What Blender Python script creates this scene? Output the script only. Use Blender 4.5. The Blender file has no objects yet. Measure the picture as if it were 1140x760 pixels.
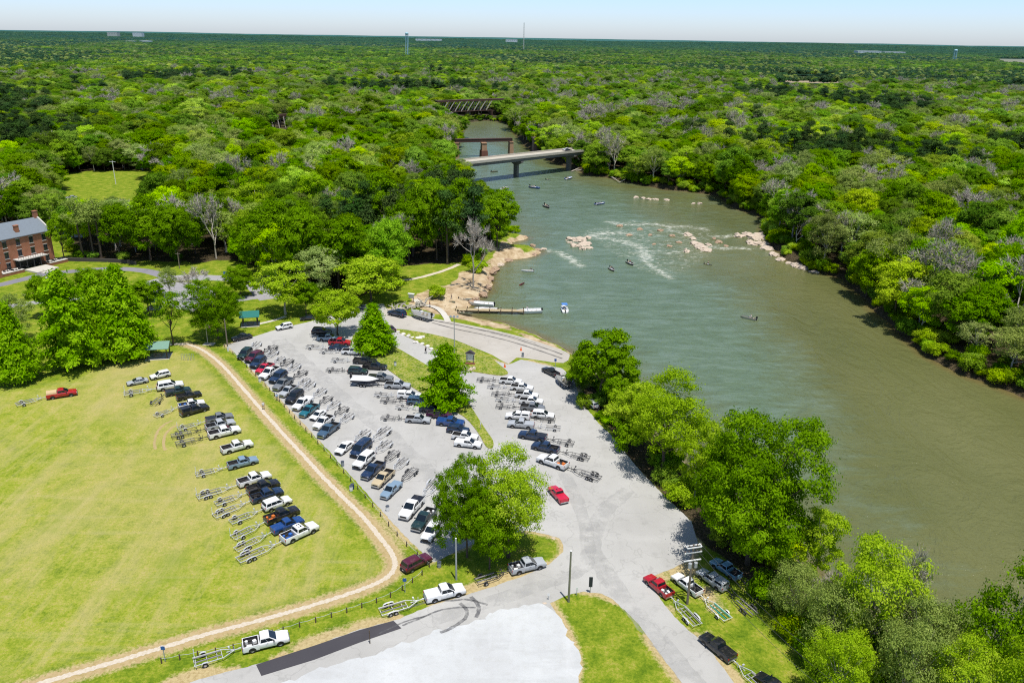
import bpy, bmesh, math, random
import numpy as np
from mathutils import Vector, Matrix, geometry

R = math.radians
rng = np.random.default_rng(7)
random.seed(7)
scene = bpy.context.scene
COL = scene.collection

# ---------------------------------------------------------------- camera model (drone, 70 m up)
W0, H0, FPX = 1140.0, 760.0, 895.0
CAM = np.array([0.0, 0.0, 70.0])
TH, PHI = R(20.72), R(0.92)
_f = np.array([0, math.cos(TH), -math.sin(TH)])
_r0 = np.array([1.0, 0, 0]); _u0 = np.array([0, math.sin(TH), math.cos(TH)])
_r = math.cos(PHI) * _r0 + math.sin(PHI) * _u0
_u = -math.sin(PHI) * _r0 + math.cos(PHI) * _u0

def G(px, py, z=0.0):
    """the place on the level z that the photograph shows at (px, py)"""
    d = _f + _r * ((px - W0 / 2) / FPX) - _u * ((py - H0 / 2) / FPX)
    t = (z - CAM[2]) / d[2]
    p = CAM + d * t
    return Vector((p[0], p[1], z))

def P(p):
    """measure: where a world point appears (array n,3 -> n,3 with depth)"""
    q = np.atleast_2d(np.asarray(p, float)) - CAM
    d = q @ _f
    return np.stack([W0 / 2 + FPX * (q @ _r) / d, H0 / 2 - FPX * (q @ _u) / d, d], 1)

def height_for(base, top_y):
    """height of a thing standing at base whose top shows at row top_y"""
    lo, hi = 0.0, 120.0
    for _ in range(40):
        m = (lo + hi) / 2
        if P((base[0], base[1], base[2] + m))[0, 1] > top_y: lo = m
        else: hi = m
    return lo

cam = bpy.data.cameras.new("camera")
cam.sensor_width = 36; cam.lens = FPX / W0 * 36
cam.clip_start = 1; cam.clip_end = 90000
camo = bpy.data.objects.new("camera", cam); COL.objects.link(camo)
M = Matrix(((_r[0], _u[0], -_f[0], CAM[0]), (_r[1], _u[1], -_f[1], CAM[1]), (_r[2], _u[2], -_f[2], CAM[2]), (0, 0, 0, 1)))
camo.matrix_world = M
scene.camera = camo

# ---------------------------------------------------------------- light
w = bpy.data.worlds.new("World"); scene.world = w; w.use_nodes = True
nt = w.node_tree; nt.nodes.clear()
sky = nt.nodes.new("ShaderNodeTexSky"); sky.sky_type = 'NISHITA'; sky.sun_disc = False
SUN = Vector((0.445 * .259, -0.895 * .259, .966)).normalized()
sky.sun_elevation = R(75); sky.sun_rotation = math.atan2(SUN.x, SUN.y)
sky.air_density = 1.0; sky.dust_density = 0.6; sky.ozone_density = 1.5; sky.altitude = 50
bg = nt.nodes.new("ShaderNodeBackground"); bg.inputs[1].default_value = 0.1
out = nt.nodes.new("ShaderNodeOutputWorld")
tcw = nt.nodes.new("ShaderNodeTexCoord"); sxw = nt.nodes.new("ShaderNodeSeparateXYZ"); rw = nt.nodes.new("ShaderNodeValToRGB"); mw_ = nt.nodes.new("ShaderNodeMix"); mw_.data_type = 'RGBA'; mw_.blend_type = 'MULTIPLY'; mw_.inputs[0].default_value = 1
nt.links.new(tcw.outputs["Generated"], sxw.inputs[0]); nt.links.new(sxw.outputs[2], rw.inputs[0])
rw.color_ramp.elements[0].position = 0.0; rw.color_ramp.elements[0].color = (1.40, 1.58, 2.13, 1); rw.color_ramp.elements[1].position = .3; rw.color_ramp.elements[1].color = (1.0, 1.02, 1.08, 1)
el = rw.color_ramp.elements.new(.06); el.color = (1.12, 1.44, 2.14, 1)
nt.links.new(sky.outputs[0], mw_.inputs[6]); nt.links.new(rw.outputs[0], mw_.inputs[7])   # a thin milky haze low over the horizon
nt.links.new(mw_.outputs[2], bg.inputs[0]); nt.links.new(bg.outputs[0], out.inputs[0])
sl = bpy.data.lights.new("sun", 'SUN'); sl.energy = 5.0; sl.angle = R(0.5); sl.color = (1, .965, .9)
so = bpy.data.objects.new("sun", sl); COL.objects.link(so)
so.rotation_euler = (-SUN).to_track_quat('-Z', 'Y').to_euler(); so.location = (0, 0, 200)
scene.view_settings.view_transform = 'Standard'; scene.view_settings.look = 'None'
scene.view_settings.exposure = 0
scene.cycles.use_denoising = False
scene.cycles.max_bounces = 6; scene.cycles.diffuse_bounces = 3; scene.cycles.transmission_bounces = 3
scene.cycles.transparent_max_bounces = 12
scene.cycles.pixel_filter_type = 'BLACKMAN_HARRIS'; scene.cycles.filter_width = 1.15
scene.cycles.sample_clamp_direct = 6; scene.cycles.sample_clamp_indirect = 4
scene.render.film_transparent = False

# ---------------------------------------------------------------- node helpers
class NT:
    def __init__(s, name):
        s.m = bpy.data.materials.new(name); s.m.use_nodes = True
        s.t = s.m.node_tree; s.t.nodes.clear()
        s.o = s.t.nodes.new("ShaderNodeOutputMaterial")
    def n(s, typ, **kw):
        x = s.t.nodes.new("ShaderNode" + typ)
        for k, v in kw.items(): setattr(x, k, v)
        return x
    def l(s, a, b): s.t.links.new(a, b)
    def val(s, sock, v):
        if hasattr(v, 'links'): s.l(v, sock)
        else: sock.default_value = v
    def pos(s): return s.n("NewGeometry").outputs["Position"]
    def noise(s, scale, detail=4, rough=.55, vec=None, dist=0, stretch=None, rot=0):
        x = s.n("TexNoise"); x.inputs["Scale"].default_value = scale; x.inputs["Detail"].default_value = detail
        x.inputs["Roughness"].default_value = rough; x.inputs["Distortion"].default_value = dist
        v = vec or s.pos()
        if stretch:
            mp = s.n("Mapping"); s.l(v, mp.inputs[0]); mp.inputs["Scale"].default_value = stretch
            mp.inputs["Rotation"].default_value = (0, 0, rot); v = mp.outputs[0]
        s.l(v, x.inputs["Vector"]); return x.outputs["Fac"]
    def ramp(s, fac, stops, interp='LINEAR'):
        x = s.n("ValToRGB"); s.l(fac, x.inputs[0]); r = x.color_ramp; r.interpolation = interp
        while len(r.elements) < len(stops): r.elements.new(.5)
        for e, (p, c) in zip(r.elements, stops):
            e.position = p; e.color = (*c, 1) if len(c) == 3 else c
        return x.outputs[0]
    def mix(s, fac, a, b, mode='MIX'):
        x = s.n("Mix", data_type='RGBA', blend_type=mode, clamp_factor=True)
        s.val(x.inputs[0], fac)
        for sock, v in ((x.inputs[6], a), (x.inputs[7], b)):
            if hasattr(v, 'links'): s.l(v, sock)
            else: sock.default_value = (*v, 1) if len(v) == 3 else v
        return x.outputs[2]
    def math(s, op, a, b=0.0, c=0.0, clamp=False):
        x = s.n("Math", operation=op, use_clamp=clamp)
        for sock, v in zip(x.inputs, (a, b, c)): s.val(sock, v)
        return x.outputs[0]
    def rng(s, v, a, b, c=0.0, d=1.0):
        x = s.n("MapRange"); s.val(x.inputs[0], v)
        for i, k in enumerate((a, b, c, d)): s.val(x.inputs[i + 1], k)
        return x.outputs[0]
    def attr(s, name, out=2): return s.n("Attribute", attribute_name=name).outputs[out]
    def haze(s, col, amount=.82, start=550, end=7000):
        """air haze painted into the surface colour: blue-green with distance from the world origin"""
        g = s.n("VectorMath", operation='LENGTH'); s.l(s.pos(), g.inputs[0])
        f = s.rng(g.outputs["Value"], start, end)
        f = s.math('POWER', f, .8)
        return s.mix(s.math('MULTIPLY', f, amount), col, (.04, .13, .125))  # haze tint goes straight into the base colour
    def bsdf(s, col, rough=.8, metal=0.0, spec=.3, bump=None, bstr=.3, bdist=.1, alpha=None, **kw):
        b = s.n("BsdfPrincipled")
        if hasattr(col, 'links'): s.l(col, b.inputs["Base Color"])
        else: b.inputs["Base Color"].default_value = (*col, 1)
        s.val(b.inputs["Roughness"], rough); b.inputs["Metallic"].default_value = metal
        b.inputs["Specular IOR Level"].default_value = spec
        for k, v in kw.items(): s.val(b.inputs[k], v)
        if alpha is not None: s.val(b.inputs["Alpha"], alpha)
        if bump is not None:
            bp = s.n("Bump"); s.l(bump, bp.inputs["Height"]); bp.inputs["Strength"].default_value = bstr
            bp.inputs["Distance"].default_value = bdist; s.l(bp.outputs[0], b.inputs["Normal"])
        s.l(b.outputs[0], s.o.inputs[0]); s.b = b
        return s.m

MAT = {}
def plain(name, col, rough=.6, metal=0., var=.12, scale=3., spec=.4):
    """a painted, metal, wooden or stone surface with slight wear"""
    if name in MAT: return MAT[name]
    t = NT(name); c = t.n("TexCoord").outputs["Object"]
    f = t.noise(scale, 5, .6, vec=c)
    a = tuple(x * (1 - var) for x in col); b = tuple(min(1, x * (1 + var)) for x in col)
    MAT[name] = t.bsdf(t.mix(f, a, b), t.rng(f, 0, 1, rough * .85, min(1, rough * 1.15)), metal, spec)
    return MAT[name]

# ---------------------------------------------------------------- mesh helpers
def tag(o, label=None, cat=None, group=None, kind=None):
    if label: o["label"] = label
    if cat: o["category"] = cat
    if group: o["group"] = group
    if kind: o["kind"] = kind
    return o

def empty(name, loc, rz=0.0, s=1.0):
    o = bpy.data.objects.new(name, None); COL.objects.link(o)
    o.location = loc; o.rotation_euler = (0, 0, rz); o.scale = (s, s, s); o.empty_display_size = .3
    return o

def link(name, me, parent=None, loc=None):
    o = bpy.data.objects.new(name, me); COL.objects.link(o)
    if parent is not None: o.parent = parent
    if loc is not None: o.location = loc
    return o

def mesh_np(name, v, f, mat=None, smooth=False, mats=None, midx=None):
    """v (n,3); f list of (k,m) arrays of faces with m corners"""
    me = bpy.data.meshes.new(name)
    v = np.asarray(v, np.float32)
    if not isinstance(f, list): f = [f]
    f = [np.asarray(x, np.int32) for x in f if len(x)]
    nl = sum(x.size for x in f); nf = sum(len(x) for x in f)
    me.vertices.add(len(v)); me.vertices.foreach_set("co", v.ravel())
    me.loops.add(nl); me.loops.foreach_set("vertex_index", np.concatenate([x.ravel() for x in f]))
    ls = []; k = 0
    for x in f:
        ls.append(k + np.arange(len(x)) * x.shape[1]); k += x.size
    me.polygons.add(nf); me.polygons.foreach_set("loop_start", np.concatenate(ls).astype(np.int32))
    for m in (mats or ([mat] if mat else [])): me.materials.append(m)
    if midx is not None: me.polygons.foreach_set("material_index", np.asarray(midx, np.int32))
    if smooth: me.polygons.foreach_set("use_smooth", np.ones(nf, bool))
    me.update(calc_edges=True)
    return me

class MB:
    """collects shapes into ONE mesh"""
    def __init__(s): s.v = []; s.f = []; s.mi = []; s.cur = 0
    def add(s, v, f, mi=None):
        b = len(s.v); s.v += [tuple(x) for x in v]
        for q in f: s.f.append([i + b for i in q]); s.mi.append(s.cur if mi is None else mi)
        return s
    def box(s, c, d, rz=0., top=1.0, mi=None, topx=None):
        x, y, z = (k / 2 for k in d); tx = top if topx is None else topx
        v = [(-x, -y, -z), (x, -y, -z), (x, y, -z), (-x, y, -z), (-x * tx, -y * top, z), (x * tx, -y * top, z), (x * tx, y * top, z), (-x * tx, y * top, z)]
        ca, sa = math.cos(rz), math.sin(rz)
        v = [(c[0] + a * ca - b * sa, c[1] + a * sa + b * ca, c[2] + q) for a, b, q in v]
        return s.add(v, [(3, 2, 1, 0), (4, 5, 6, 7), (0, 1, 5, 4), (1, 2, 6, 5), (2, 3, 7, 6), (3, 0, 4, 7)], mi)
    def tube(s, pts, rad, n=6, mi=None, cap=True):
        pts = [Vector(p) for p in pts]
        if not hasattr(rad, '__len__'): rad = [rad] * len(pts)
        v = []; f = []
        for i, p in enumerate(pts):
            a = pts[max(0, i - 1)]; b = pts[min(len(pts) - 1, i + 1)]
            d = (b - a).normalized(); e = d.orthogonal().normalized() if i == 0 else (e - d * e.dot(d)).normalized()
            g = d.cross(e)
            for k in range(n):
                t = 2 * math.pi * k / n
                v.append(p + (e * math.cos(t) + g * math.sin(t)) * rad[i])
        for i in range(len(pts) - 1):
            for k in range(n):
                a = i * n + k; b = i * n + (k + 1) % n
                f.append((a, b, b + n, a + n))
        if cap:
            f.append(tuple(reversed(range(n)))); f.append(tuple(range((len(pts) - 1) * n, len(pts) * n)))
        return s.add(v, f, mi)
    def cyl(s, c, r, h, n=16, axis='z', mi=None, r2=None):
        d = {'x': (1, 0, 0), 'y': (0, 1, 0), 'z': (0, 0, 1)}[axis]
        a = Vector(c) - Vector(d) * h / 2; b = Vector(c) + Vector(d) * h / 2
        return s.tube([a, b], [r, r if r2 is None else r2], n, mi)
    def loft(s, rings, mi=None, caps=True, closed=True):
        n = len(rings[0]); v = [p for r in rings for p in r]; f = []
        for i in range(len(rings) - 1):
            for k in range(n if closed else n - 1):
                a = i * n + k; b = i * n + (k + 1) % n
                f.append((a, b, b + n, a + n))
        if caps: f.append(tuple(reversed(range(n)))); f.append(tuple(range((len(rings) - 1) * n, len(rings) * n)))
        return s.add(v, f, mi)
    def quad(s, *p, mi=None): return s.add(p, [tuple(range(len(p)))], mi)
    def mesh(s, name, mats, smooth=False, fix=True):
        me = bpy.data.meshes.new(name); me.from_pydata(s.v, [], s.f)
        for m in (mats if isinstance(mats, (list, tuple)) else [mats]): me.materials.append(m)
        me.polygons.foreach_set("material_index", s.mi)
        if fix:
            bm = bmesh.new(); bm.from_mesh(me); bmesh.ops.recalc_face_normals(bm, faces=bm.faces); bm.to_mesh(me); bm.free()
        if smooth:
            me.polygons.foreach_set("use_smooth", [True] * len(me.polygons))
            me.set_sharp_from_angle(angle=R(40)) if hasattr(me, "set_sharp_from_angle") else None
        me.update(); return me
    def build(s, name, mats, parent=None, loc=None, smooth=False): return link(name, s.mesh(name, mats, smooth), parent, loc)

def spline(pts, n=6, closed=False):
    pts = [np.array(p[:2], float) for p in pts]; out = []; N = len(pts)
    for i in range(N if closed else N - 1):
        if closed: a, b, c, d = (pts[(i + k) % N] for k in (-1, 0, 1, 2))
        else: a, b, c, d = pts[max(i - 1, 0)], pts[i], pts[i + 1], pts[min(i + 2, N - 1)]
        for k in range(n):
            t = k / n
            out.append(.5 * ((2 * b) + (-a + c) * t + (2 * a - 5 * b + 4 * c - d) * t * t + (-a + 3 * b - 3 * c + d) * t ** 3))
    if not closed: out.append(pts[-1])
    return np.array(out)

def W2(pix, z=0.0): return np.array([G(x, y, z)[:2] for x, y in pix])

def seg_dist(q, a, b):
    ab = b - a; t = np.clip(((q - a) @ ab) / max(ab @ ab, 1e-9), 0, 1)
    d = q - (a + t[:, None] * ab); return np.hypot(d[:, 0], d[:, 1])

def line_dist(q, pts):
    d = np.full(len(q), 1e9)
    for a, b in zip(pts[:-1], pts[1:]): d = np.minimum(d, seg_dist(q, a, b))
    return d

def inside(q, poly):
    x, y = q[:, 0], q[:, 1]; r = np.zeros(len(q), bool); j = len(poly) - 1
    for i in range(len(poly)):
        xi, yi = poly[i]; xj, yj = poly[j]
        if yi != yj: r ^= ((yi > y) != (yj > y)) & (x < (xj - xi) * (y - yi) / (yj - yi) + xi)
        j = i
    return r

def sdist(q, poly):
    """distance to a polygon, negative inside"""
    p = np.vstack([poly, poly[:1]]); d = line_dist(q, p)
    return np.where(inside(q, poly), -d, d)

def sstep(x, a, b):
    t = np.clip((x - a) / (b - a), 0, 1); return t * t * (3 - 2 * t)

def fbm(q, scale, seed=0, octv=4):
    """cheap smooth value noise for numpy points (n,2)"""
    r = np.random.default_rng(seed); tab = r.random((64, 64)); o = np.zeros(len(q)); amp = .5
    for k in range(octv):
        x = q[:, 0] / scale * 2 ** k + 13.7 * k; y = q[:, 1] / scale * 2 ** k + 7.1 * k
        i, j = np.floor(x).astype(int), np.floor(y).astype(int); u, v = x - i, y - j
        u, v = u * u * (3 - 2 * u), v * v * (3 - 2 * v)
        g = lambda a, b: tab[a % 64, b % 64]
        o += amp * ((g(i, j) * (1 - u) + g(i + 1, j) * u) * (1 - v) + (g(i, j + 1) * (1 - u) + g(i + 1, j + 1) * u) * v); amp *= .5
    return o

def sheet(name, poly, z, mat, kind='structure', smooth=0, label=None, cat=None, pix=True, ragged=0.0):
    p = W2(poly) if pix else np.array(poly)
    if smooth: p = spline(p, smooth, True)
    if ragged:   # crumbled edge
        L_ = np.r_[0, np.cumsum(np.hypot(*np.diff(np.vstack([p, p[:1]]), axis=0).T))]; t_ = np.arange(0, L_[-1], .6); pc = np.vstack([p, p[:1]])
        p = np.stack([np.interp(t_, L_, pc[:, k]) for k in (0, 1)], 1); p = p + rng.normal(size=p.shape) * ragged * .35 + np.stack([fbm(p, 2.2, 41) - .47, fbm(p, 2.2, 42) - .47], 1) * ragged * 3
    v3 = [Vector((a, b, 0)) for a, b in p]
    tris = geometry.tessellate_polygon([v3])
    me = mesh_np(name, [(a, b, z) for a, b in p], np.array(tris), mat)
    bm = bmesh.new(); bm.from_mesh(me)
    for f in bm.faces:
        if f.normal.z < 0: f.normal_flip()
    bm.to_mesh(me); bm.free()
    o = link(name, me); tag(o, label, cat, kind=kind); return o

def ribbon(name, pts, width, z, mat, kind='structure', jitter=0.0, pix=True, n=8):
    p = spline(W2(pts) if pix else pts, n)
    d = np.gradient(p, axis=0); d /= np.linalg.norm(d, axis=1)[:, None] + 1e-9; nrm = np.stack([-d[:, 1], d[:, 0]], 1)
    wl = width / 2 * (1 + jitter * (rng.random(len(p)) - .5)); wr = width / 2 * (1 + jitter * (rng.random(len(p)) - .5))
    L = p + nrm * wl[:, None]; Q = p - nrm * wr[:, None]
    v = np.zeros((2 * len(p), 3)); v[0::2, :2] = L; v[1::2, :2] = Q; v[:, 2] = z
    i = np.arange(len(p) - 1) * 2
    return tag(link(name, mesh_np(name, v, np.stack([i, i + 1, i + 3, i + 2], 1), mat)), kind=kind)
# ================================================================ THE GROUND
RIVER_PX = [(1300,1040),(1200,930),(1080,800),(1010,730),(930,660),(860,600),(800,550),(745,500),(705,455),(668,420),(634,393),(600,376),
 (560,360),(535,354),(521,350),(519,344),(530,335),(541,325),(548,315),(545,303),(553,297),(568,289),(590,287),(606,281),(590,276),(572,275),
 (568,270),(588,265),(570,262),(562,258),(552,245),(530,225),(512,205),(505,185),(507,165),(512,150),(517,137),(540,134),(566,137),(572,147),
 (583,160),(592,168),(610,178),(630,186),(645,190),(655,195),(680,198),(705,204),(740,211),(775,214),(800,218),(815,231),(845,240),(852,246),
 (850,262),(862,278),(880,291),(905,301),(935,309),(957,327),(985,356),(1030,396),(1080,419),(1140,441),(1250,485),(1500,590),(1750,700)]
WZ = -2.0
RIVER = W2(RIVER_PX, WZ)

# pavement outlines as they lie on the ground
PAVE = [(252,384),(275,377),(310,366),(345,358),(356,354),(385,347),(403,340),(427,338),(430,343),(451,351),(470,362),(520,392),(566,406),(580,400),(626,410),
 (638,422),(649,450),(666,470),(683,487),(716,528),(745,557),(770,580),(778,606),(766,624),(752,631),(734,638),(719,644),(739,672),(760,696),(782,713),(817,758),(870,822),(980,950),
 (890,950),(805,822),(758,759),(739,734),(711,694),(682,667),(668,660),(650,658),(632,662),(612,671),(624,690),(615,760),(600,880),(500,960),(100,1000),(-250,1010),
 (-250,925),(0,840),(120,795),(217,757),(286,739),(352,718),(400,700),(440,690),(479,674),(547,653),(585,640),(611,628),(626,614),(627,605),(622,598),(608,594),(585,590),(550,597),(515,610),(482,626),(450,596),(410,551),(370,506),(330,463),(290,421)]
GRAVEL = [(60,880),(225,800),(300,766),(340,748),(400,733),(440,719),(479,706),(531,689),(575,676),(600,672),(614,677),(624,687),(634,707),(641,725),(645,741),(642,752),(640,790),(625,860),(560,920),(400,945),(150,950)]
RAMP = [(430,343),(451,351),(475,354),(498,357),(538,365),(565,371),(591,378),(629,391),(634,397),(627,404),(600,401),(575,398),(566,405),(548,395),(528,387),(507,378.5),(484,372.5),(462,368),(440,364),(432,357),(427,350)]
ISLE_MID = [(392,378),(402,368),(420,369),(434,374),(435,382.6),(457,396),(479,409.5),(500,428),(520,447),(532,465),(541,479),(549,491),(548,499),(541,497),(532,481.6),(516.5,464),(492,451),(479,443),(457,430),(431,411),(406,395)]
ISLE_SIGN = [(442,366.5),(462,369),(484,373),(507,379.5),(528,388),(545,397.5),(557,407),(565,414),(564,417),(556,418.2),(540,416),(524,413.5),(510,410.7),(497,404),(485,392),(463,379.5),(447,372)]
PARK_ROAD = [(163,317),(180,312),(200,309),(230,309),(263,311),(282,317),(292,326),(300,333)]
DRIVE = [(-30,322),(0,317),(25,311),(52,305),(87,301.5),(126,299),(158,301),(176,305),(190,310)]
TRAIL = [(207,383),(225,390),(245,405),(265,427),(285,450),(310,478),(335,505),(360,532),(385,557),(405,577),(424,600),(436,617),(439,630),(430,643),(405,655),(370,667),(330,679),(280,693),(230,706),(180,721),(120,739),(50,759),(-20,780)]
FIELD = [(-400,520),(-60,440),(60,425),(120,405),(200,388),(225,400),(285,465),(360,548),(420,610),(428,632),(410,648),(330,672),(180,715),(50,752),(-200,810),(-500,900)]
OPEN1 = [(-400,330),(0,262),(62,262),(75,290),(215,294),(250,290),(285,298),(300,316),(360,333),(400,336),(432,318),(450,299),(500,295),(530,296),(546,285),(553,266),(600,250),(640,290),(620,380),(690,425),(760,490),(830,555),(900,615),(980,690),(1060,760),(1300,1000),(1000,1100),(-500,1100),(-700,500)]
MEADOW = [(58,248),(60,196),(100,191),(165,190),(170,248)]
pP, pG, pRamp, pMid, pSign = (W2(x) for x in (PAVE, GRAVEL, RAMP, ISLE_MID, ISLE_SIGN))
pField, pOpen, pMeadow = W2(FIELD), W2(OPEN1), W2(MEADOW)
pTrail = spline(W2(TRAIL), 6)
SHORE = W2([(462,331),(484,322),(500,316),(514,304),(530,297),(548,288),(560,268),(600,285),(560,305),(540,330),(520,350),(560,361),(634,392),(628,391),(560,366),(500,352),(470,343),(452,338)], 0)

COVE = np.array(G(512, 341, -1)[:2])
def land_z(q, d=None):
    if d is None: d = sdist(q, RIVER) + (fbm(q, 7, 3) - .47) * 3.0
    soft = 1.5 + 5 * np.exp(-(((q - COVE) ** 2).sum(1)) / 13.0 ** 2)   # a gentle beach where the boats are drawn up
    z = np.where(d > 0, -2.05 + 2.05 * (1 - np.exp(-np.maximum(d, 0) / soft)), np.maximum(-2.05 + d * .35, -5))
    return np.where(z > -.06, 0, z)

NR, NA = 880, 520
rad = 22 * (45000 / 22) ** (np.linspace(0, 1, NR) ** 1.12)
ang = np.linspace(R(-62), R(62), NA)
RR, AA = np.meshgrid(rad, ang, indexing='ij')
gq = np.stack([(RR * np.sin(AA)).ravel(), (RR * np.cos(AA)).ravel()], 1)
near = RR.ravel() < 1500
gd = np.full(len(gq), 400.0)
gd[near] = sdist(gq[near], RIVER) + (fbm(gq[near], 7, 3) - .47) * 3.0
gz = land_z(gq, gd)
rr = RR.ravel()
gz += sstep(rr, 9000, 15000) * 13 + sstep(rr, 7000, 16000) * (fbm(gq, 4200, 5) - .38) * 90 * sstep(rr, 6000, 20000)
idx = np.arange(NR * NA).reshape(NR, NA)
faces = np.stack([idx[:-1, :-1].ravel(), idx[:-1, 1:].ravel(), idx[1:, 1:].ravel(), idx[1:, :-1].ravel()], 1)

zone = np.zeros((len(gq), 4), np.float32); zone[:, 3] = 1
nq = gq[near]
nz = fbm(nq, 6, 11)
dP = sdist(nq, pP); dG = sdist(nq, pG); dT = line_dist(nq, pTrail)
dry = np.exp(-np.maximum(dP, 0) / .9) * sstep(nz, .25, .6) + np.exp(-np.maximum(dG, 0) / .8) * .9 + np.exp(-((dT / 1.9) ** 2)) * .8
road_side = np.exp(-((line_dist(nq, W2([(-200,916),(0,838),(120,794),(230,756),(352,722),(440,695),(547,656),(611,632)])) / 2.4) ** 2)) * sstep(nz, .3, .55)
corner = np.exp(-np.maximum(sdist(nq, W2([(722,647),(752,632),(775,640),(800,690),(830,740),(815,752),(770,700)])), 0) / 2) * sstep(nz, .3, .6) * .9
zone[near, 0] = np.clip(dry + road_side + corner, 0, 1)
shore = sstep(-sdist(nq, SHORE) + (nz - .45) * 5, -1.5, 1.0)
bank = (1 - sstep(gd[near], .9, 2.4)) * .8
zone[near, 1] = np.clip(np.maximum(shore, bank), 0, 1)
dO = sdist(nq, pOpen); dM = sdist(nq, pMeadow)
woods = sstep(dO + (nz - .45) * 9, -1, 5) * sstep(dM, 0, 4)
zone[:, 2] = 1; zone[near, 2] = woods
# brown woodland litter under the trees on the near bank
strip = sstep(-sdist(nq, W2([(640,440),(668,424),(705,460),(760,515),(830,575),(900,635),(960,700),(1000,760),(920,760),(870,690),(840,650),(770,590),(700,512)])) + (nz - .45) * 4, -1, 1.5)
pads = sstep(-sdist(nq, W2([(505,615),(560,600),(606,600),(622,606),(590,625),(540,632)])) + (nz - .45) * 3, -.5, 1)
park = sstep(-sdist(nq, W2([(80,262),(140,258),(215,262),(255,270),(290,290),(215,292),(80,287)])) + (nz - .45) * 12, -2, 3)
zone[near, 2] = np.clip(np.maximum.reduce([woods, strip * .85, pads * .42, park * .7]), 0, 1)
# alpha: how far the grass belongs to the pale hay field
fld = np.zeros(len(gq)); fld[near] = sstep(-sdist(nq, pField), -1, 3)
tan_far = np.zeros(len(gq))
def add_clear(poly):
    global tan_far
    tan_far = np.maximum(tan_far, sstep(-sdist(gq, poly), -8, 8))
CLEAR1 = np.array([G(862, 92)[:2], G(938, 93)[:2], G(938, 86)[:2], G(864, 85)[:2]])
CLEAR2 = np.array([G(1100, 74)[:2], G(1190, 76)[:2], G(1190, 66.5)[:2], G(1104, 65.5)[:2]])
add_clear(CLEAR1); add_clear(CLEAR2)

def ground_material():
    t = NT("grass_ground")
    z = t.n("Attribute", attribute_name="zone"); sp = t.n("SeparateColor"); t.l(z.outputs["Color"], sp.inputs[0])
    dryA, dirtA, woodA = sp.outputs[0], sp.outputs[1], sp.outputs[2]
    fieldA = t.attr("field"); tanA = t.attr("bare")
    n1 = t.noise(.045, 4, .6); n2 = t.noise(.35, 5, .68); n3 = t.noise(2.2, 4, .75); n4 = t.noise(.12, 6, .7, stretch=(1, .25, 1), rot=.5)
    n5 = t.noise(6.5, 3, .8)
    lawn = t.ramp(t.math('ADD', t.math('MULTIPLY', n2, .55), t.math('MULTIPLY', n3, .45)), [(.33, (.05, .11, .005)), (.45, (.13, .2, .010)), (.53, (.21, .265, .018)), (.6, (.31, .30, .05)), (.72, (.42, .36, .13))])
    hay = t.ramp(t.math('ADD', t.math('MULTIPLY', n2, .42), t.math('ADD', t.math('MULTIPLY', n3, .42), t.math('MULTIPLY', n1, .16))),
                 [(.36, (.085, .15, .008)), (.44, (.19, .25, .018)), (.5, (.27, .31, .03)), (.57, (.36, .335, .075)), (.66, (.50, .40, .19))])
    hay = t.mix(t.math('MULTIPLY', t.rng(n4, .46, .64), .62), hay, (.43, .36, .15))
    hay = t.mix(t.math('MULTIPLY', t.rng(t.noise(.09, 5, .6), .55, .7), .65), hay, (.17, .25, .015))
    mow = t.noise(.5, 4, .65, stretch=(1, .07, 1), rot=R(-33)); mow2 = t.noise(.35, 4, .6, stretch=(.08, 1, 1), rot=R(-12))
    hay = t.mix(t.math('MULTIPLY', t.rng(mow, .53, .67), .42), hay, (.43, .375, .14))
    hay = t.mix(t.math('MULTIPLY', t.rng(mow2, .55, .69), .3), hay, (.45, .38, .19))
    hay = t.mix(t.math('MULTIPLY', t.rng(t.noise(.022, 3, .5), .5, .6), .34), hay, t.mix(n3, (.31, .29, .07), (.52, .41, .2)))
    g = t.mix(fieldA, lawn, hay)
    g = t.mix(t.math('MULTIPLY', t.rng(n5, .56, .66), .8), g, (.05, .095, .008))
    g = t.mix(t.math('MULTIPLY', t.rng(t.noise(3.7, 2, .7), .63, .7), t.rng(n2, .45, .6)), g, (.42, .36, .02))
    straw = t.ramp(n3, [(.3, (.3, .22, .09)), (.6, (.5, .4, .21)), (.75, (.3, .27, .06))])
    g = t.mix(t.rng(t.math('ADD', dryA, t.math('MULTIPLY', t.math('SUBTRACT', n3, .5), .9)), .3, .62), g, straw)
    dirt = t.ramp(n2, [(.3, (.24, .16, .08)), (.5, (.44, .33, .2)), (.7, (.58, .48, .33))])
    g = t.mix(t.rng(t.math('ADD', dirtA, t.math('MULTIPLY', t.math('SUBTRACT', n2, .5), .8)), .35, .65), g, dirt)
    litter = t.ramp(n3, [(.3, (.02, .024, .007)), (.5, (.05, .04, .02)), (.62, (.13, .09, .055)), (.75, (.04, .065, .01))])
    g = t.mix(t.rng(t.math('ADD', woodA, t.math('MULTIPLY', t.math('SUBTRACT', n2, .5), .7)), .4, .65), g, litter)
    far = t.n("VectorMath", operation='LENGTH'); t.l(t.pos(), far.inputs[0])
    canopy = t.ramp(t.noise(.004, 6, .7, stretch=(1, .35, 1)), [(.35, (.012, .035, .012)), (.55, (.025, .06, .018)), (.7, (.05, .095, .02))])
    g = t.mix(t.rng(far.outputs["Value"], 900, 1400), g, canopy)
    g = t.mix(tanA, g, (.40, .30, .19))
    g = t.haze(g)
    return t.bsdf(g, .95, 0, .1, bump=t.math('ADD', n3, n5), bstr=.55, bdist=.12)

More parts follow.
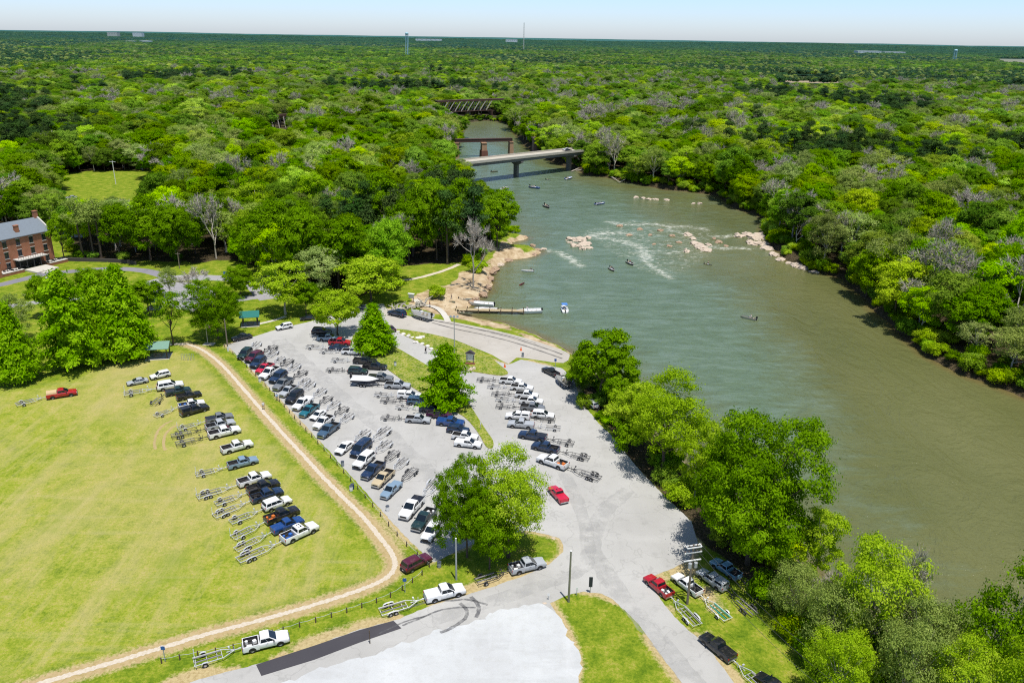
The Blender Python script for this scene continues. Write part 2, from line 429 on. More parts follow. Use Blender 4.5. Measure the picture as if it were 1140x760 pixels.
me = mesh_np("ground", np.column_stack([gq, gz]), faces, ground_material(), smooth=True)
a = me.color_attributes.new("zone", 'FLOAT_COLOR', 'POINT'); a.data.foreach_set("color", zone.ravel())
for nm, arr in (("field", fld), ("bare", tan_far)):
    a = me.attributes.new(nm, 'FLOAT', 'POINT'); a.data.foreach_set("value", arr.astype(np.float32))
tag(link("ground", me), kind='structure')

# ---------------------------------------------------------------- the river
def water_material():
    t = NT("river_water")
    mid, foam, shade = t.attr("mid"), t.attr("foam"), t.attr("blue")  # shade: mask of the blue sky reflection painted into the base colour
    big = t.noise(.03, 3, .55, stretch=(1, .5, 1), rot=.5)
    streak = t.noise(.22, 6, .68, stretch=(.55, 1.5, 1), rot=R(-8), dist=.35)
    fine = t.noise(.75, 4, .65, stretch=(1, .5, 1), rot=R(-10), dist=.5)
    finer = t.noise(2.4, 3, .6)
    swirl = t.noise(.09, 4, .6, dist=3.0, stretch=(1, .5, 1), rot=R(30))
    silt = t.ramp(big, [(.3, (.105, .115, .036)), (.7, (.15, .152, .056))])
    blue = t.ramp(streak, [(.3, (.088, .13, .066)), (.5, (.115, .165, .098)), (.66, (.15, .205, .148)), (.76, (.185, .25, .205))])
    f = t.math('ADD', shade, t.math('MULTIPLY', t.math('SUBTRACT', streak, .5), .75))
    c = t.mix(t.rng(f, .25, .8), silt, blue)
    c = t.mix(t.math('MULTIPLY', t.rng(mid, .12, 0), .6), c, (.17, .105, .038))
    fo = t.math('ADD', foam, t.math('MULTIPLY', t.math('SUBTRACT', t.noise(.9, 7, .82, stretch=(.5, 1.5, 1), rot=R(-6), dist=.6), .5), 2.1))
    c = t.mix(t.rng(fo, .5, .78), c, (.7, .69, .6))
    h = t.math('ADD', t.math('MULTIPLY', fine, .6), t.math('ADD', t.math('MULTIPLY', finer, .22), t.math('ADD', t.math('MULTIPLY', streak, .5), t.math('MULTIPLY', swirl, 1.6))))
    return t.bsdf(c, t.math('ADD', .2, t.math('MULTIPLY', foam, .4)), 0, .5, bump=h, bstr=.8, bdist=.7, IOR=1.33)

wm = (gd < 5) & near
fw = faces[np.any(wm[faces], axis=1)]
used, inv = np.unique(fw.ravel(), return_inverse=True)
wq = gq[used]
FOAM = [([(612,279),(622,281),(634,287),(645,296)], 1.6), ([(657,262),(672,260),(690,259),(703,261)], 2.2), ([(657,264),(675,265),(690,268),(700,271),(716,276)], 2.0),
 ([(678,247),(695,250),(712,250),(730,249),(745,253),(762,252)], 1.8), ([(745,256),(757,259),(768,262)], 1.5), ([(790,275),(805,277),(820,276),(832,277)], 1.7), ([(762,252),(780,254),(788,256)], 1.3),
 ([(706,282),(718,280),(730,279)], 1.3), ([(742,282),(752,281),(762,280)], 1.2), ([(715,285),(722,294),(735,302),(745,309)], 1.4), ([(700,268),(712,276),(725,288)], 1.5), ([(795,263),(806,264),(815,262)], 1.5)]
foam = np.zeros(len(wq))
for pts, wd in FOAM:
    foam = np.maximum(foam, np.exp(-((line_dist(wq, W2(pts, WZ)) / (wd * 2.4)) ** 2)) * .6)
foam = np.maximum(foam, .42 * np.exp(-np.maximum(sdist(wq, W2([(650,258),(700,246),(790,252),(800,275),(745,310),(715,300),(690,285)], WZ)), 0) / 6))
sky_refl_poly = W2([(575,195),(640,203),(690,215),(735,260),(745,300),(800,320),(870,400),(900,470),(880,520),(820,470),(740,420),(640,375),(575,340),(580,290),(610,260),(575,235)], WZ)  # reach of water where the sky's reflection is painted blue
blue = .36 + .5 * sstep(-sdist(wq, sky_refl_poly), -16, 14) - .34 * sstep(-sdist(wq, W2([(1140,441),(900,300),(905,360),(1000,480),(1140,650)], WZ)), -22, 15)
blue = np.maximum(blue, .8 * sstep(-sdist(wq, W2([(505,185),(512,150),(560,165),(600,185),(640,190),(640,200),(560,225)], WZ)), -8, 5))
me = mesh_np("river", np.column_stack([wq, np.full(len(wq), WZ)]), inv.reshape(-1, 4), water_material(), smooth=True)
for nm, arr in (("mid", np.clip(-gd[used] / 30, 0, 1)), ("foam", foam), ("blue", blue)):
    a = me.attributes.new(nm, 'FLOAT', 'POINT'); a.data.foreach_set("value", arr.astype(np.float32))
tag(link("river", me), kind='structure')

# ---------------------------------------------------------------- roads, lots and paths
def asphalt(name, a, b, stain=.5, crack=.5, tracks=None):
    t = NT(name)
    n1 = t.noise(.06, 5, .6); n2 = t.noise(.5, 6, .7); n3 = t.noise(9, 3, .8); n4 = t.noise(.14, 5, .6, stretch=(1, .22, 1), rot=R(35))
    n6 = t.noise(.14, 5, .6, stretch=(.22, 1, 1), rot=R(-38))
    c = t.mix(t.rng(n1, .35, .65), a, b)
    c = t.mix(t.math('MULTIPLY', t.rng(n2, .55, .75), stain), c, tuple(x * .62 for x in a))
    c = t.mix(t.math('MULTIPLY', t.rng(n4, .53, .72), .4), c, tuple(x * .72 for x in a))
    c = t.mix(t.math('MULTIPLY', t.rng(n6, .55, .7), .3), c, tuple(min(1, x * 1.25) for x in b))
    c = t.mix(t.math('MULTIPLY', t.rng(n3, .35, .7), .25), c, tuple(x * .7 for x in a))
    v = t.n("TexVoronoi", feature='DISTANCE_TO_EDGE'); v.inputs["Scale"].default_value = .11
    mp = t.n("VectorMath", operation='ADD'); nn = t.n("TexNoise"); nn.inputs["Scale"].default_value = .5
    sc = t.n("VectorMath", operation='SCALE'); sc.inputs["Scale"].default_value = 3.5
    t.l(t.pos(), nn.inputs["Vector"]); t.l(nn.outputs["Color"], sc.inputs[0]); t.l(t.pos(), mp.inputs[0]); t.l(sc.outputs[0], mp.inputs[1]); t.l(mp.outputs[0], v.inputs["Vector"])
    c = t.mix(t.math('MULTIPLY', t.rng(v.outputs["Distance"], .012, .004), crack * .6), c, tuple(x * .35 for x in a))
    return t.bsdf(c, .92, 0, .2, bump=n3, bstr=.25, bdist=.03)

M_LOT = asphalt("worn_asphalt", (.385, .375, .35), (.46, .45, .425), .5, .3)
M_ROAD2 = asphalt("park_asphalt", (.30, .29, .30), (.36, .35, .35), .3)
M_DRIVE = asphalt("dark_asphalt", (.19, .185, .21), (.25, .24, .27), .3)
M_PATCH = asphalt("fresh_asphalt", (.058, .055, .062), (.074, .07, .078), .2, 0)
M_CONC = asphalt("ramp_concrete", (.40, .365, .31), (.48, .45, .40), .45, .35)
M_PATHC = asphalt("path_concrete", (.5, .46, .39), (.58, .55, .49), .2, .2)

def gravel_material():
    t = NT("white_gravel")
    n1 = t.noise(.11, 5, .65); n2 = t.noise(4.5, 4, .8); n3 = t.noise(14, 2, .8); n4 = t.noise(.3, 5, .6, stretch=(1, .18, 1), rot=R(-20))
    c = t.ramp(n1, [(.3, (.47, .475, .47)), (.5, (.51, .52, .515)), (.7, (.56, .57, .565))])
    c = t.mix(t.math('MULTIPLY', t.rng(t.noise(.8, 6, .75), .5, .7), .45), c, (.40, .395, .37))
    c = t.mix(t.math('MULTIPLY', t.rng(t.noise(.25, 5, .7, stretch=(.2, 1, 1), rot=R(28)), .52, .66), .35), c, (.37, .37, .36))
    c = t.mix(t.math('MULTIPLY', t.rng(n2, .55, .75), .4), c, (.36, .36, .35))
    c = t.mix(t.math('MULTIPLY', t.rng(n4, .55, .7), .4), c, (.60, .605, .60))
    c = t.mix(t.math('MULTIPLY', t.rng(n3, .6, .75), .3), c, (.28, .28, .27))
    return t.bsdf(c, .95, 0, .15, bump=n3, bstr=.5, bdist=.05)

def blend_material(name, cols, scale, noise_edge=None):
    t = NT(name); n = t.noise(scale, 5, .7)
    return t.bsdf(t.ramp(n, [(i / (len(cols) - 1) * .5 + .25, c) for i, c in enumerate(cols)]), .95, 0, .1, bump=n, bstr=.4, bdist=.05)

sheet("parking_lot", PAVE, .012, M_LOT, ragged=.12)
sheet("gravel_lot", GRAVEL, .022, gravel_material(), smooth=3, ragged=.5)
sheet("boat_ramp", RAMP, .022, M_CONC, smooth=2)
# raised grass islands with a concrete kerb face
M_ISLE = bpy.data.materials["grass_ground"]
def island(name, px):
    p = spline(W2(px), 3, True)
    o = sheet(name, p, .13, M_ISLE, pix=False)
    zone_ = o.data.color_attributes.new("zone", 'FLOAT_COLOR', 'POINT')
    q = np.array([v.co[:2] for v in o.data.vertices]); zz = np.zeros((len(q), 4), np.float32); zz[:, 0] = .34; zz[:, 3] = 1
    zone_.data.foreach_set("color", zz.ravel())
    k = len(p); v = np.vstack([np.column_stack([p, np.zeros(k)]), np.column_stack([p, np.full(k, .128)])])
    i = np.arange(k); j = (i + 1) % k
    tag(link("kerb", mesh_np("kerb", v, np.stack([i, j, j + k, i + k], 1), blend_material("kerb_soil", [(.3, .22, .12), (.42, .33, .2)], 1.5) if "kerb_soil" not in bpy.data.materials else bpy.data.materials["kerb_soil"])), kind='structure')
    return o
island("grass_island", ISLE_MID); island("grass_island", ISLE_SIGN)
ribbon("park_road", PARK_ROAD, 5.5, .014, M_ROAD2, jitter=.06)
sheet("park_parking", [(168,319),(200,314),(228,318),(240,328),(236,340),(214,346),(190,341),(174,331)], .011, M_ROAD2, smooth=3)
ribbon("park_road", [(262,334),(280,331),(300,329),(316,331)], 4.2, .018, M_ROAD2, jitter=.06)
ribbon("driveway", DRIVE, 4.0, .010, M_DRIVE, jitter=.06)
ribbon("park_road", [(-30,349),(0,343),(30,338),(55,335),(90,333),(120,334)], 3.6, .010, M_ROAD2, jitter=.06)
ribbon("footpath", [(0,368.5),(12,366)], 1.6, .012, M_PATHC)
M_TAN = blend_material("bare_tan_soil", [(.27, .22, .07), (.40, .30, .15), (.47, .37, .21)], 1.3)
M_WHITEPATH = blend_material("crushed_stone", [(.44, .36, .25), (.54, .47, .37), (.62, .56, .48)], 3)
ribbon("footpath", TRAIL, 2.2, .006, M_TAN, jitter=.9, n=24)
ribbon("footpath", [(x + .5, y - .5) for x, y in TRAIL], .75, .018, M_WHITEPATH, jitter=.6, n=24)
ribbon("footpath", [(160,386),(195,383),(207,383)], 1.2, .014, M_WHITEPATH, jitter=.1)
ribbon("footpath", [(278,362),(290,360),(305,356.5),(318,352)], 1.2, .014, M_PATHC, jitter=.1)
ribbon("footpath", [(446,312),(462,310),(482,305),(500,299),(511,294)], 1.6, .016, M_WHITEPATH, jitter=.3)
ribbon("footpath", [(462,333),(470,339),(482,341),(490,345),(496,352),(499,358)], 1.6, .024, M_PATHC, jitter=.15)
ribbon("footpath", [(35,287+24),(44,316),(50,322)], 1.0, .012, M_PATHC)
sheet("fresh_asphalt_patch", [(285,739.5),(352,717.5),(400,701),(438,690.5),(447,699),(400,715),(350,734),(291,752)], .026, M_PATCH)
t = NT("tyre_rubber_marks"); M_SKID = t.bsdf((.14, .14, .145), .9, 0, .1, alpha=t.rng(t.noise(1.4, 4, .7), .35, .65, .15, .8))
for pts, wd in [([(432,684),(455,676),(480,669),(505,668),(520,667),(543,673)], .35), ([(448,696),(470,687),(490,679),(510,676),(530,676)], .3), ([(512,671),(519,678),(519,686),(513,692),(500,700),(490,704)], .5), ([(524,664),(531,671),(533,679),(530,687)], .55),
                ([(420,706),(450,692),(475,685)], .25)]:
    ribbon("tyre_mark", pts, wd, .03, M_SKID, jitter=.3)
t = NT("ramp_rubber_tracks"); M_TRK = t.bsdf((.12, .115, .11), .9, 0, .1, alpha=t.rng(t.noise(.5, 5, .7), .3, .7, .15, .75))
for off in (0, 4.6):
    ribbon("tyre_mark", [(481, 356.5 + off * .6), (505, 361 + off), (540, 368.5 + off), (570, 376 + off), (600, 385.5 + off), (626, 394.5 + off)], .55, .034, M_TRK, jitter=.4)
ribbon("tyre_mark", [(478,355.5),(520,364),(560,372),(596,382)], .3, .036, M_TRK, jitter=.4)
for pts in ([(173,500),(172,492),(175,481),(182,473),(192,468)], [(184,501),(182,494),(184,484),(190,477),(199,472)]):
    ribbon("wheel_rut", pts, .5, .012, blend_material("rut_soil", [(.3, .25, .1), (.45, .33, .17)], 2) if "rut_soil" not in bpy.data.materials else bpy.data.materials["rut_soil"], jitter=.5)
t = NT("dusty_tracks"); M_DUST = t.bsdf((.44, .435, .42), .95, 0, .1, alpha=t.rng(t.noise(.35, 5, .7), .4, .75, 0, .55))
ribbon("road_wear", [(700,545),(672,570),(660,610),(690,660),(740,720),(790,780)], 2.6, .02, M_DUST, jitter=.4)
ribbon("road_wear", [(560,430),(590,470),(625,520),(650,580),(650,630),(590,655),(480,690)], 2.2, .021, M_DUST, jitter=.4)
ribbon("road_wear", [(310,378),(345,410),(390,450),(440,490),(490,540)], 3.4, .02, M_DUST, jitter=.4)
# ================================================================ TREES
def leaf_material(name, dark, mid, light, var=1.0, trans=.4):
    t = NT(name)
    tint = t.attr("tint"); oi = t.n("ObjectInfo"); ri0 = oi.outputs["Random"]
    own = t.math('MINIMUM', oi.outputs["Object Index"], 1.0)   # trees told apart by name keep a tone of their own
    keep = lambda v, c: t.math('ADD', t.math('MULTIPLY', v, t.math('SUBTRACT', 1.0, own)), t.math('MULTIPLY', own, c))
    ri = keep(ri0, t.math('MULTIPLY', oi.outputs["Object Index"], .25))
    f = t.math('ADD', t.math('MULTIPLY', tint, .62), t.math('MULTIPLY', ri, .38))
    c = t.ramp(f, [(.12, dark), (.5, mid), (.9, light)])
    hs = t.n("HueSaturation"); t.l(c, hs.inputs["Color"])
    hs.inputs["Hue"].default_value = .5
    t.l(t.rng(keep(t.math('FRACT', t.math('MULTIPLY', ri0, 7.31)), .5), 0, 1, .5 - .02 * var, .5 + .006 * var), hs.inputs["Hue"])
    t.l(t.rng(keep(t.math('FRACT', t.math('MULTIPLY', ri0, 13.7)), .5), 0, 1, 1.08 - .27 * var, 1.08 + .34 * var), hs.inputs["Value"])
    t.l(t.rng(keep(t.math('FRACT', t.math('MULTIPLY', ri0, 23.1)), .5), 0, 1, .95, 1.12), hs.inputs["Saturation"])
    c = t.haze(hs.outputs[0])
    d = t.n("BsdfDiffuse"); tr = t.n("BsdfTranslucent"); m = t.n("MixShader"); m.inputs[0].default_value = trans
    t.l(c, d.inputs[0]); t.l(t.mix(.5, c, (.12, .2, .01), 'ADD') if False else c, tr.inputs[0])
    t.l(d.outputs[0], m.inputs[1]); t.l(tr.outputs[0], m.inputs[2]); t.l(m.outputs[0], t.o.inputs[0])
    return t.m

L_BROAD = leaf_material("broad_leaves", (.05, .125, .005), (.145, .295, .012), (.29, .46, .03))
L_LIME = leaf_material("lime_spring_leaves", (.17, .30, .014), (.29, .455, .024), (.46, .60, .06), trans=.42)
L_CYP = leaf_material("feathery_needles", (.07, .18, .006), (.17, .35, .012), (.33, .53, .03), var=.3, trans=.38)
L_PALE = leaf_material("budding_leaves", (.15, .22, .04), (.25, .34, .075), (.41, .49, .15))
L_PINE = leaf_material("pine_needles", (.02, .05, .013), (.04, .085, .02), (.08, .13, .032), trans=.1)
def bark_material(name, a, b):
    t = NT(name); c = t.n("TexCoord").outputs["Object"]
    f = t.noise(2.5, 5, .7, vec=c, stretch=(1, 1, .25))
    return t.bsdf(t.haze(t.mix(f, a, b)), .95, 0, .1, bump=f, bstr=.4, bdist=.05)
BARK = bark_material("brown_bark", (.055, .04, .028), (.16, .125, .095))
BARK_GREY = bark_material("grey_bark", (.32, .285, .235), (.54, .49, .42))

def leaf_cloud(cen, nrm, size, asp=1.7):
    """one small bent blade per centre"""
    n = len(cen)
    nrm = nrm / (np.linalg.norm(nrm, axis=1)[:, None] + 1e-9)
    t = rng.normal(size=(n, 3)); t -= nrm * (t * nrm).sum(1)[:, None]; t /= np.linalg.norm(t, axis=1)[:, None] + 1e-9
    b = np.cross(nrm, t)
    s = (size * rng.uniform(.65, 1.35, n))[:, None]
    v = np.empty((n, 4, 3))
    v[:, 0] = cen - t * s * .5 * asp; v[:, 1] = cen + b * s * .5 - nrm * s * .12; v[:, 2] = cen + t * s * .5 * asp; v[:, 3] = cen - b * s * .5 - nrm * s * .12
    return v.reshape(-1, 3), np.arange(4 * n).reshape(n, 4)

def finish(name, v, f, tint, mat):
    me = mesh_np(name, v, f, mat)
    a = me.attributes.new("tint", 'FLOAT', 'POINT'); a.data.foreach_set("value", np.repeat(tint, 4).astype(np.float32))
    return me

def sph(n):
    d = rng.normal(size=(n, 3)); return d / np.linalg.norm(d, axis=1)[:, None]

def trunk_mesh(name, H, r, targets, mat, top=.62, n=7, lean=.03):
    b = MB()
    k = 6; pts = [(math.sin(i * 1.7) * lean * H * i / k, math.cos(i * 2.1) * lean * H * i / k, H * top * i / k) for i in range(k + 1)]
    b.tube(pts, [r * (1.25 if i == 0 else 1 - .7 * i / k) for i in range(k + 1)], n)
    for c in targets:
        z0 = min(H * top * .96, max(H * .18, c[2] * .55)); i = min(k - 1, int(z0 / (H * top) * k)); u = z0 / (H * top) * k - i
        p0 = Vector(pts[i]).lerp(Vector(pts[i + 1]), u); c = Vector(c)
        m = p0.lerp(c, .5) + Vector((0, 0, -.06 * (c - p0).length))
        r0 = r * (.55 - .25 * z0 / H)
        b.tube([p0, m, c], [r0, r0 * .65, r0 * .25], 5, cap=False)
    return b.mesh(name, mat, smooth=True)

def broad(name, H, Rw, mat, lobes=14, subs=17, leaves=86, leaf=.25, low=.2, gap=.0, spread=1.0, bark=BARK, sub_s=.46, tr=.035, flat=1.0):
    """rounded crown: lobes on an ellipsoid shell, each a cluster of leaf sprays"""
    cz = H * (low + 1) / 2; rz = H * (1 - low) / 2
    k = np.arange(lobes) + .5; ph = np.arccos(1 - 1.75 * k / lobes); th = math.pi * (1 + 5 ** .5) * k + rng.random() * 6
    dirs = np.stack([np.cos(th) * np.sin(ph), np.sin(th) * np.sin(ph), np.cos(ph) * flat], 1)
    fr = rng.uniform(.38, .8, lobes)[:, None]
    LC = dirs * fr * np.array([Rw, Rw, rz]) + np.array([0, 0, cz]) + rng.normal(size=(lobes, 3)) * Rw * .07
    LR = Rw * rng.uniform(.26, .5, lobes)
    C, N, T = [], [], []
    for c, r in zip(LC, LR):
        m = int(subs * (r / (Rw * .42)) ** 2)
        d = sph(m) + np.array([0, 0, .35]) + (c - [0, 0, cz]) / Rw * .6; d /= np.linalg.norm(d, axis=1)[:, None]
        sc = c + d * (r * rng.uniform(.62, 1.12, m))[:, None] * np.array([1, 1, .82])
        lt = rng.uniform(.15, .85)
        for s, dd in zip(sc, d):
            if rng.random() < gap: continue
            nl = int(leaves * rng.uniform(.6, 1.4)); ss = sub_s * rng.uniform(.7, 1.35) * spread
            o = rng.normal(size=(nl, 3)) * ss * np.array([1, 1, .55]); p = s + o
            C.append(p); N.append(dd * .55 + o / (ss * 2.2) + np.array([0, 0, .45]) + rng.normal(size=(nl, 3)) * .5)
            T.append(np.clip(.55 * lt + .45 * rng.uniform(0, 1) + rng.normal(size=nl) * .12, 0, 1))
    C, N, T = np.vstack(C), np.vstack(N), np.concatenate(T)
    ok = C[:, 2] > H * low * .55; C, N, T = C[ok], N[ok], T[ok]
    v, f = leaf_cloud(C, N, leaf)
    return finish(name, v, f, T, mat), trunk_mesh("trunk", H, H * tr * .5, LC, bark), H, Rw

def conifer(name, H, Rw, mat, levels=28, per=12, leaves=44, leaf=.23, low=.04, power=.8, ragged=.25, bark=BARK, droop=.12):
    """pointed crown of feathery whorls down to the ground"""
    C, N, T, tg = [], [], [], []
    for i in range(levels):
        u = (i + .5) / levels; z = H * (low + (1 - low) * u)
        rad = Rw * (1 - u) ** power * (1.0 if u > .12 else .72 + 2.3 * u) + .15
        m = max(3, int(per * (.35 + .65 * rad / Rw)))
        for k in range(m):
            a = 2 * math.pi * (k + rng.random()) / m; rr_ = rad * rng.uniform(1 - ragged, 1 + ragged * .6)
            lt = rng.random()
            tip = np.array([math.cos(a) * rr_, math.sin(a) * rr_, z + rr_ * (.25 - droop)])
            if k % 4 == 0: tg.append(tip * [.7, .7, 1])
            nb = max(2, int(rr_ / .62))
            for j in range(nb):
                q = (j + .75) / nb; s = np.array([math.cos(a) * rr_ * q, math.sin(a) * rr_ * q, z + rr_ * (.28 * q - droop * q * q * 1.6)])
                nl = int(leaves * rng.uniform(.6, 1.3) * (.5 + .5 * q)); o = rng.normal(size=(nl, 3)) * np.array([.34, .34, .2]) * (.8 + Rw * .08)
                C.append(s + o); N.append(np.array([math.cos(a), math.sin(a), .75]) + rng.normal(size=(nl, 3)) * .55)
                T.append(np.clip(lt * .6 + .45 * q * rng.uniform(.4, 1) + rng.normal(size=nl) * .1, 0, 1))
    v, f = leaf_cloud(np.vstack(C), np.vstack(N), leaf, 2.2)
    b = MB(); b.tube([(0, 0, 0), (0, 0, H * .5), (0, 0, H * .97)], [H * .022, H * .013, H * .003], 7)
    for c in tg[::2]: b.tube([(0, 0, max(.2, c[2] - .3)), tuple(c)], [.06, .02], 4, cap=False)
    return finish(name, v, f, np.concatenate(T), mat), b.mesh("trunk", bark, smooth=True), H, Rw

def pine(name, H, Rw, mat, tufts=26, leaves=150, leaf=.24, start=.5, bark=BARK):
    C, N, T, tg = [], [], [], []
    for i in range(tufts):
        u = rng.uniform(0, 1) ** .8; z = H * (start + (1 - start) * u); a = rng.uniform(0, 6.28); rad = Rw * (1 - .75 * u) * rng.uniform(.35, 1)
        c = np.array([math.cos(a) * rad, math.sin(a) * rad, z]); tg.append(c); lt = rng.random()
        o = rng.normal(size=(leaves, 3)) * np.array([.85, .85, .42]) * Rw * .24
        C.append(c + o); N.append(o + np.array([0, 0, .8]) + rng.normal(size=(leaves, 3)) * .6); T.append(np.clip(lt * .6 + .2 + .15 * rng.normal(size=leaves), 0, 1))
    v, f = leaf_cloud(np.vstack(C), np.vstack(N), leaf, 2.4)
    b = MB(); b.tube([(0, 0, 0), (.1, .1, H * .5), (0, 0, H * .96)], [H * .017, H * .012, H * .004], 7)
    for c in tg: b.tube([(0, 0, c[2] - .4), tuple(c)], [.08, .03], 4, cap=False)
    return finish(name, v, f, np.concatenate(T), mat), b.mesh("trunk", bark, smooth=True), H, Rw

def bare(name, H, Rw, mat, twigs=1500, leafy=0, lmat=None):
    """leafless crown: limbs forking three times, then fine twigs"""
    b = MB(); ends = []
    def grow(p, d, L, r, lev):
        d = d.normalized(); m = p + d * L * .5 + Vector(rng.normal(size=3)) * L * .05; e = p + d * L
        b.tube([p, m, e], [r, r * .8, r * .55], 5 if lev < 2 else 3, cap=False)
        if lev == 4: ends.append((e, d)); return
        for k in range(3 if lev < 2 else int(rng.integers(2, 4))):
            s = Vector(rng.normal(size=3)); nd = (d * 1.0 + s * (.42 if lev else .5) + Vector((0, 0, .16))); q = p.lerp(e, rng.uniform(.6, 1)) if k else e
            grow(q, nd, L * rng.uniform(.6, .82), r * .55, lev + 1)
    grow(Vector((0, 0, 0)), Vector((.02, .03, 1)), H * .3, H * .02, 0)
    E = np.array([e for e, _ in ends]); D = np.array([d for _, d in ends])
    sc = np.array([Rw / max(1e-3, np.percentile(np.hypot(E[:, 0], E[:, 1]), 92)), H * .93 / np.percentile(E[:, 2], 96)])
    S = np.array([sc[0], sc[0], sc[1]])
    b.v = [(x * S[0] if z > H * .25 else x, y * S[0] if z > H * .25 else y, z * S[2]) for x, y, z in b.v]
    E = E * S; n = twigs; i = rng.integers(0, len(E), n)
    d = D[i] + rng.normal(size=(n, 3)) * .55; d /= np.linalg.norm(d, axis=1)[:, None]; L = rng.uniform(.5, 1.7, n)[:, None] * Rw / 5
    p0 = E[i] - d * L * .3; p1 = E[i] + d * L; side = np.cross(d, rng.normal(size=(n, 3))); side /= np.linalg.norm(side, axis=1)[:, None]
    wd = .03 * rng.uniform(.6, 1.4, n)[:, None] * (1 + Rw / 12)
    v = np.stack([p0 - side * wd, p0 + side * wd, p1 + side * wd * .4, p1 - side * wd * .4], 1).reshape(-1, 3); f = np.arange(4 * n).reshape(n, 4)
    mats = [mat]; mi = np.zeros(n, int); tint = np.full(n, .5)
    if leafy:
        j = rng.integers(0, len(E), leafy); c = E[j] + rng.normal(size=(leafy, 3)) * .7
        lv, lf = leaf_cloud(c, rng.normal(size=(leafy, 3)) + [0, 0, .8], .3)
        f = np.vstack([f, lf + len(v)]); v = np.vstack([v, lv]); mi = np.concatenate([mi, np.ones(leafy, int)]); mats = [mat, lmat]; tint = np.concatenate([tint, rng.random(leafy)])
    me = mesh_np(name, v, f, mats=mats, midx=mi)
    a = me.attributes.new("tint", 'FLOAT', 'POINT'); a.data.foreach_set("value", np.repeat(tint, 4).astype(np.float32))
    return me, b.mesh("trunk", mat, smooth=True), H, Rw

PROTO = {
 'broad': [broad("crown", 15, 6.2, L_BROAD, lobes=17, low=.16), broad("crown", 15, 5.6, L_BROAD, lobes=14, low=.2, leaf=.29), broad("crown", 14, 6.6, L_BROAD, lobes=19, low=.12, subs=20),
           broad("crown", 16, 5.2, L_BROAD, lobes=15, low=.22, gap=.12)],
 'great': [broad('crown', 18, 8.2, L_BROAD, lobes=30, subs=20, leaves=120, leaf=.19, low=.05, sub_s=.5), broad('crown', 16, 6.0, L_LIME, lobes=20, subs=24, leaves=70, leaf=.17, low=.05, gap=.15, sub_s=.5)],
 'scrub': [broad('crown', 14, 5.5, L_LIME, lobes=22, subs=17, leaves=75, leaf=.17, low=.04, gap=.26, bark=BARK_GREY, sub_s=.5, tr=.03), broad('crown', 14, 5.2, L_BROAD, lobes=22, subs=17, leaves=75, leaf=.17, low=.04, gap=.3, bark=BARK_GREY, sub_s=.5, tr=.03), broad('crown', 13, 5.2, L_PALE, lobes=22, subs=17, leaves=65, leaf=.16, low=.04, gap=.3, bark=BARK_GREY, sub_s=.5, tr=.03)],
 'lime': [broad("crown", 13, 5.2, L_LIME, lobes=15, low=.14, leaf=.24, gap=.15), broad("crown", 14, 4.8, L_LIME, lobes=13, low=.18, leaf=.23, gap=.25, bark=BARK_GREY)],
 'pale': [broad("crown", 14, 5.4, L_PALE, lobes=15, subs=20, leaves=44, low=.2, leaf=.21, gap=.15, bark=BARK_GREY), broad("crown", 15, 5.0, L_PALE, lobes=13, subs=18, leaves=38, leaf=.2, low=.25, gap=.25, bark=BARK_GREY)],
 'airy': [broad("crown", 12, 4.2, L_BROAD, lobes=13, subs=12, leaves=34, low=.25, leaf=.22, gap=.35)],
 'cypress': [conifer("crown", 13, 4.2, L_CYP), conifer("crown", 13, 3.9, L_CYP, ragged=.75, power=.6, levels=19)],
 'pine': [pine("crown", 18, 3.8, L_PINE, start=.42), pine("crown", 19, 3.4, L_PINE, tufts=22, start=.5)],
 'tallpine': [pine("crown", 19, 4.2, L_PALE, tufts=20, leaves=120, start=.6)],
 'bare': [bare("crown", 14, 5.0, BARK_GREY), bare("crown", 13, 5.4, BARK_GREY, leafy=500, lmat=L_PALE)],
 'bush': [broad("crown", 3.2, 2.2, L_LIME, lobes=8, subs=14, leaves=40, leaf=.2, low=.02, sub_s=.34), broad("crown", 3.6, 2.4, L_BROAD, lobes=8, subs=14, leaves=40, leaf=.21, low=.02, sub_s=.34)],
}
NAME = {'great': 'broadleaf_tree', 'scrub': 'scrub_tree', 'broad': 'broadleaf_tree', 'lime': 'spring_tree', 'pale': 'budding_tree', 'airy': 'young_tree', 'cypress': 'cypress_tree', 'pine': 'pine_tree', 'tallpine': 'pine_tree', 'bare': 'bare_tree', 'bush': 'shrub'}
tree_xy = []
n_tree = 0
def plant(kind, loc, H, Rw, label, group=None, variant=None, rz=None, tone=0):
    global n_tree
    c, tr, h0, r0 = PROTO[kind][int(rng.integers(len(PROTO[kind]))) if variant is None else variant]
    e = empty(NAME[kind], loc, rng.uniform(0, 6.28) if rz is None else rz)
    e.scale = (Rw / r0, Rw / r0, H / h0)
    link("crown", c, e).pass_index = tone; link("trunk", tr, e)
    tag(e, label, "shrub" if kind == 'bush' else "tree", group)
    tree_xy.append((loc[0], loc[1], Rw)); n_tree += 1
    return e

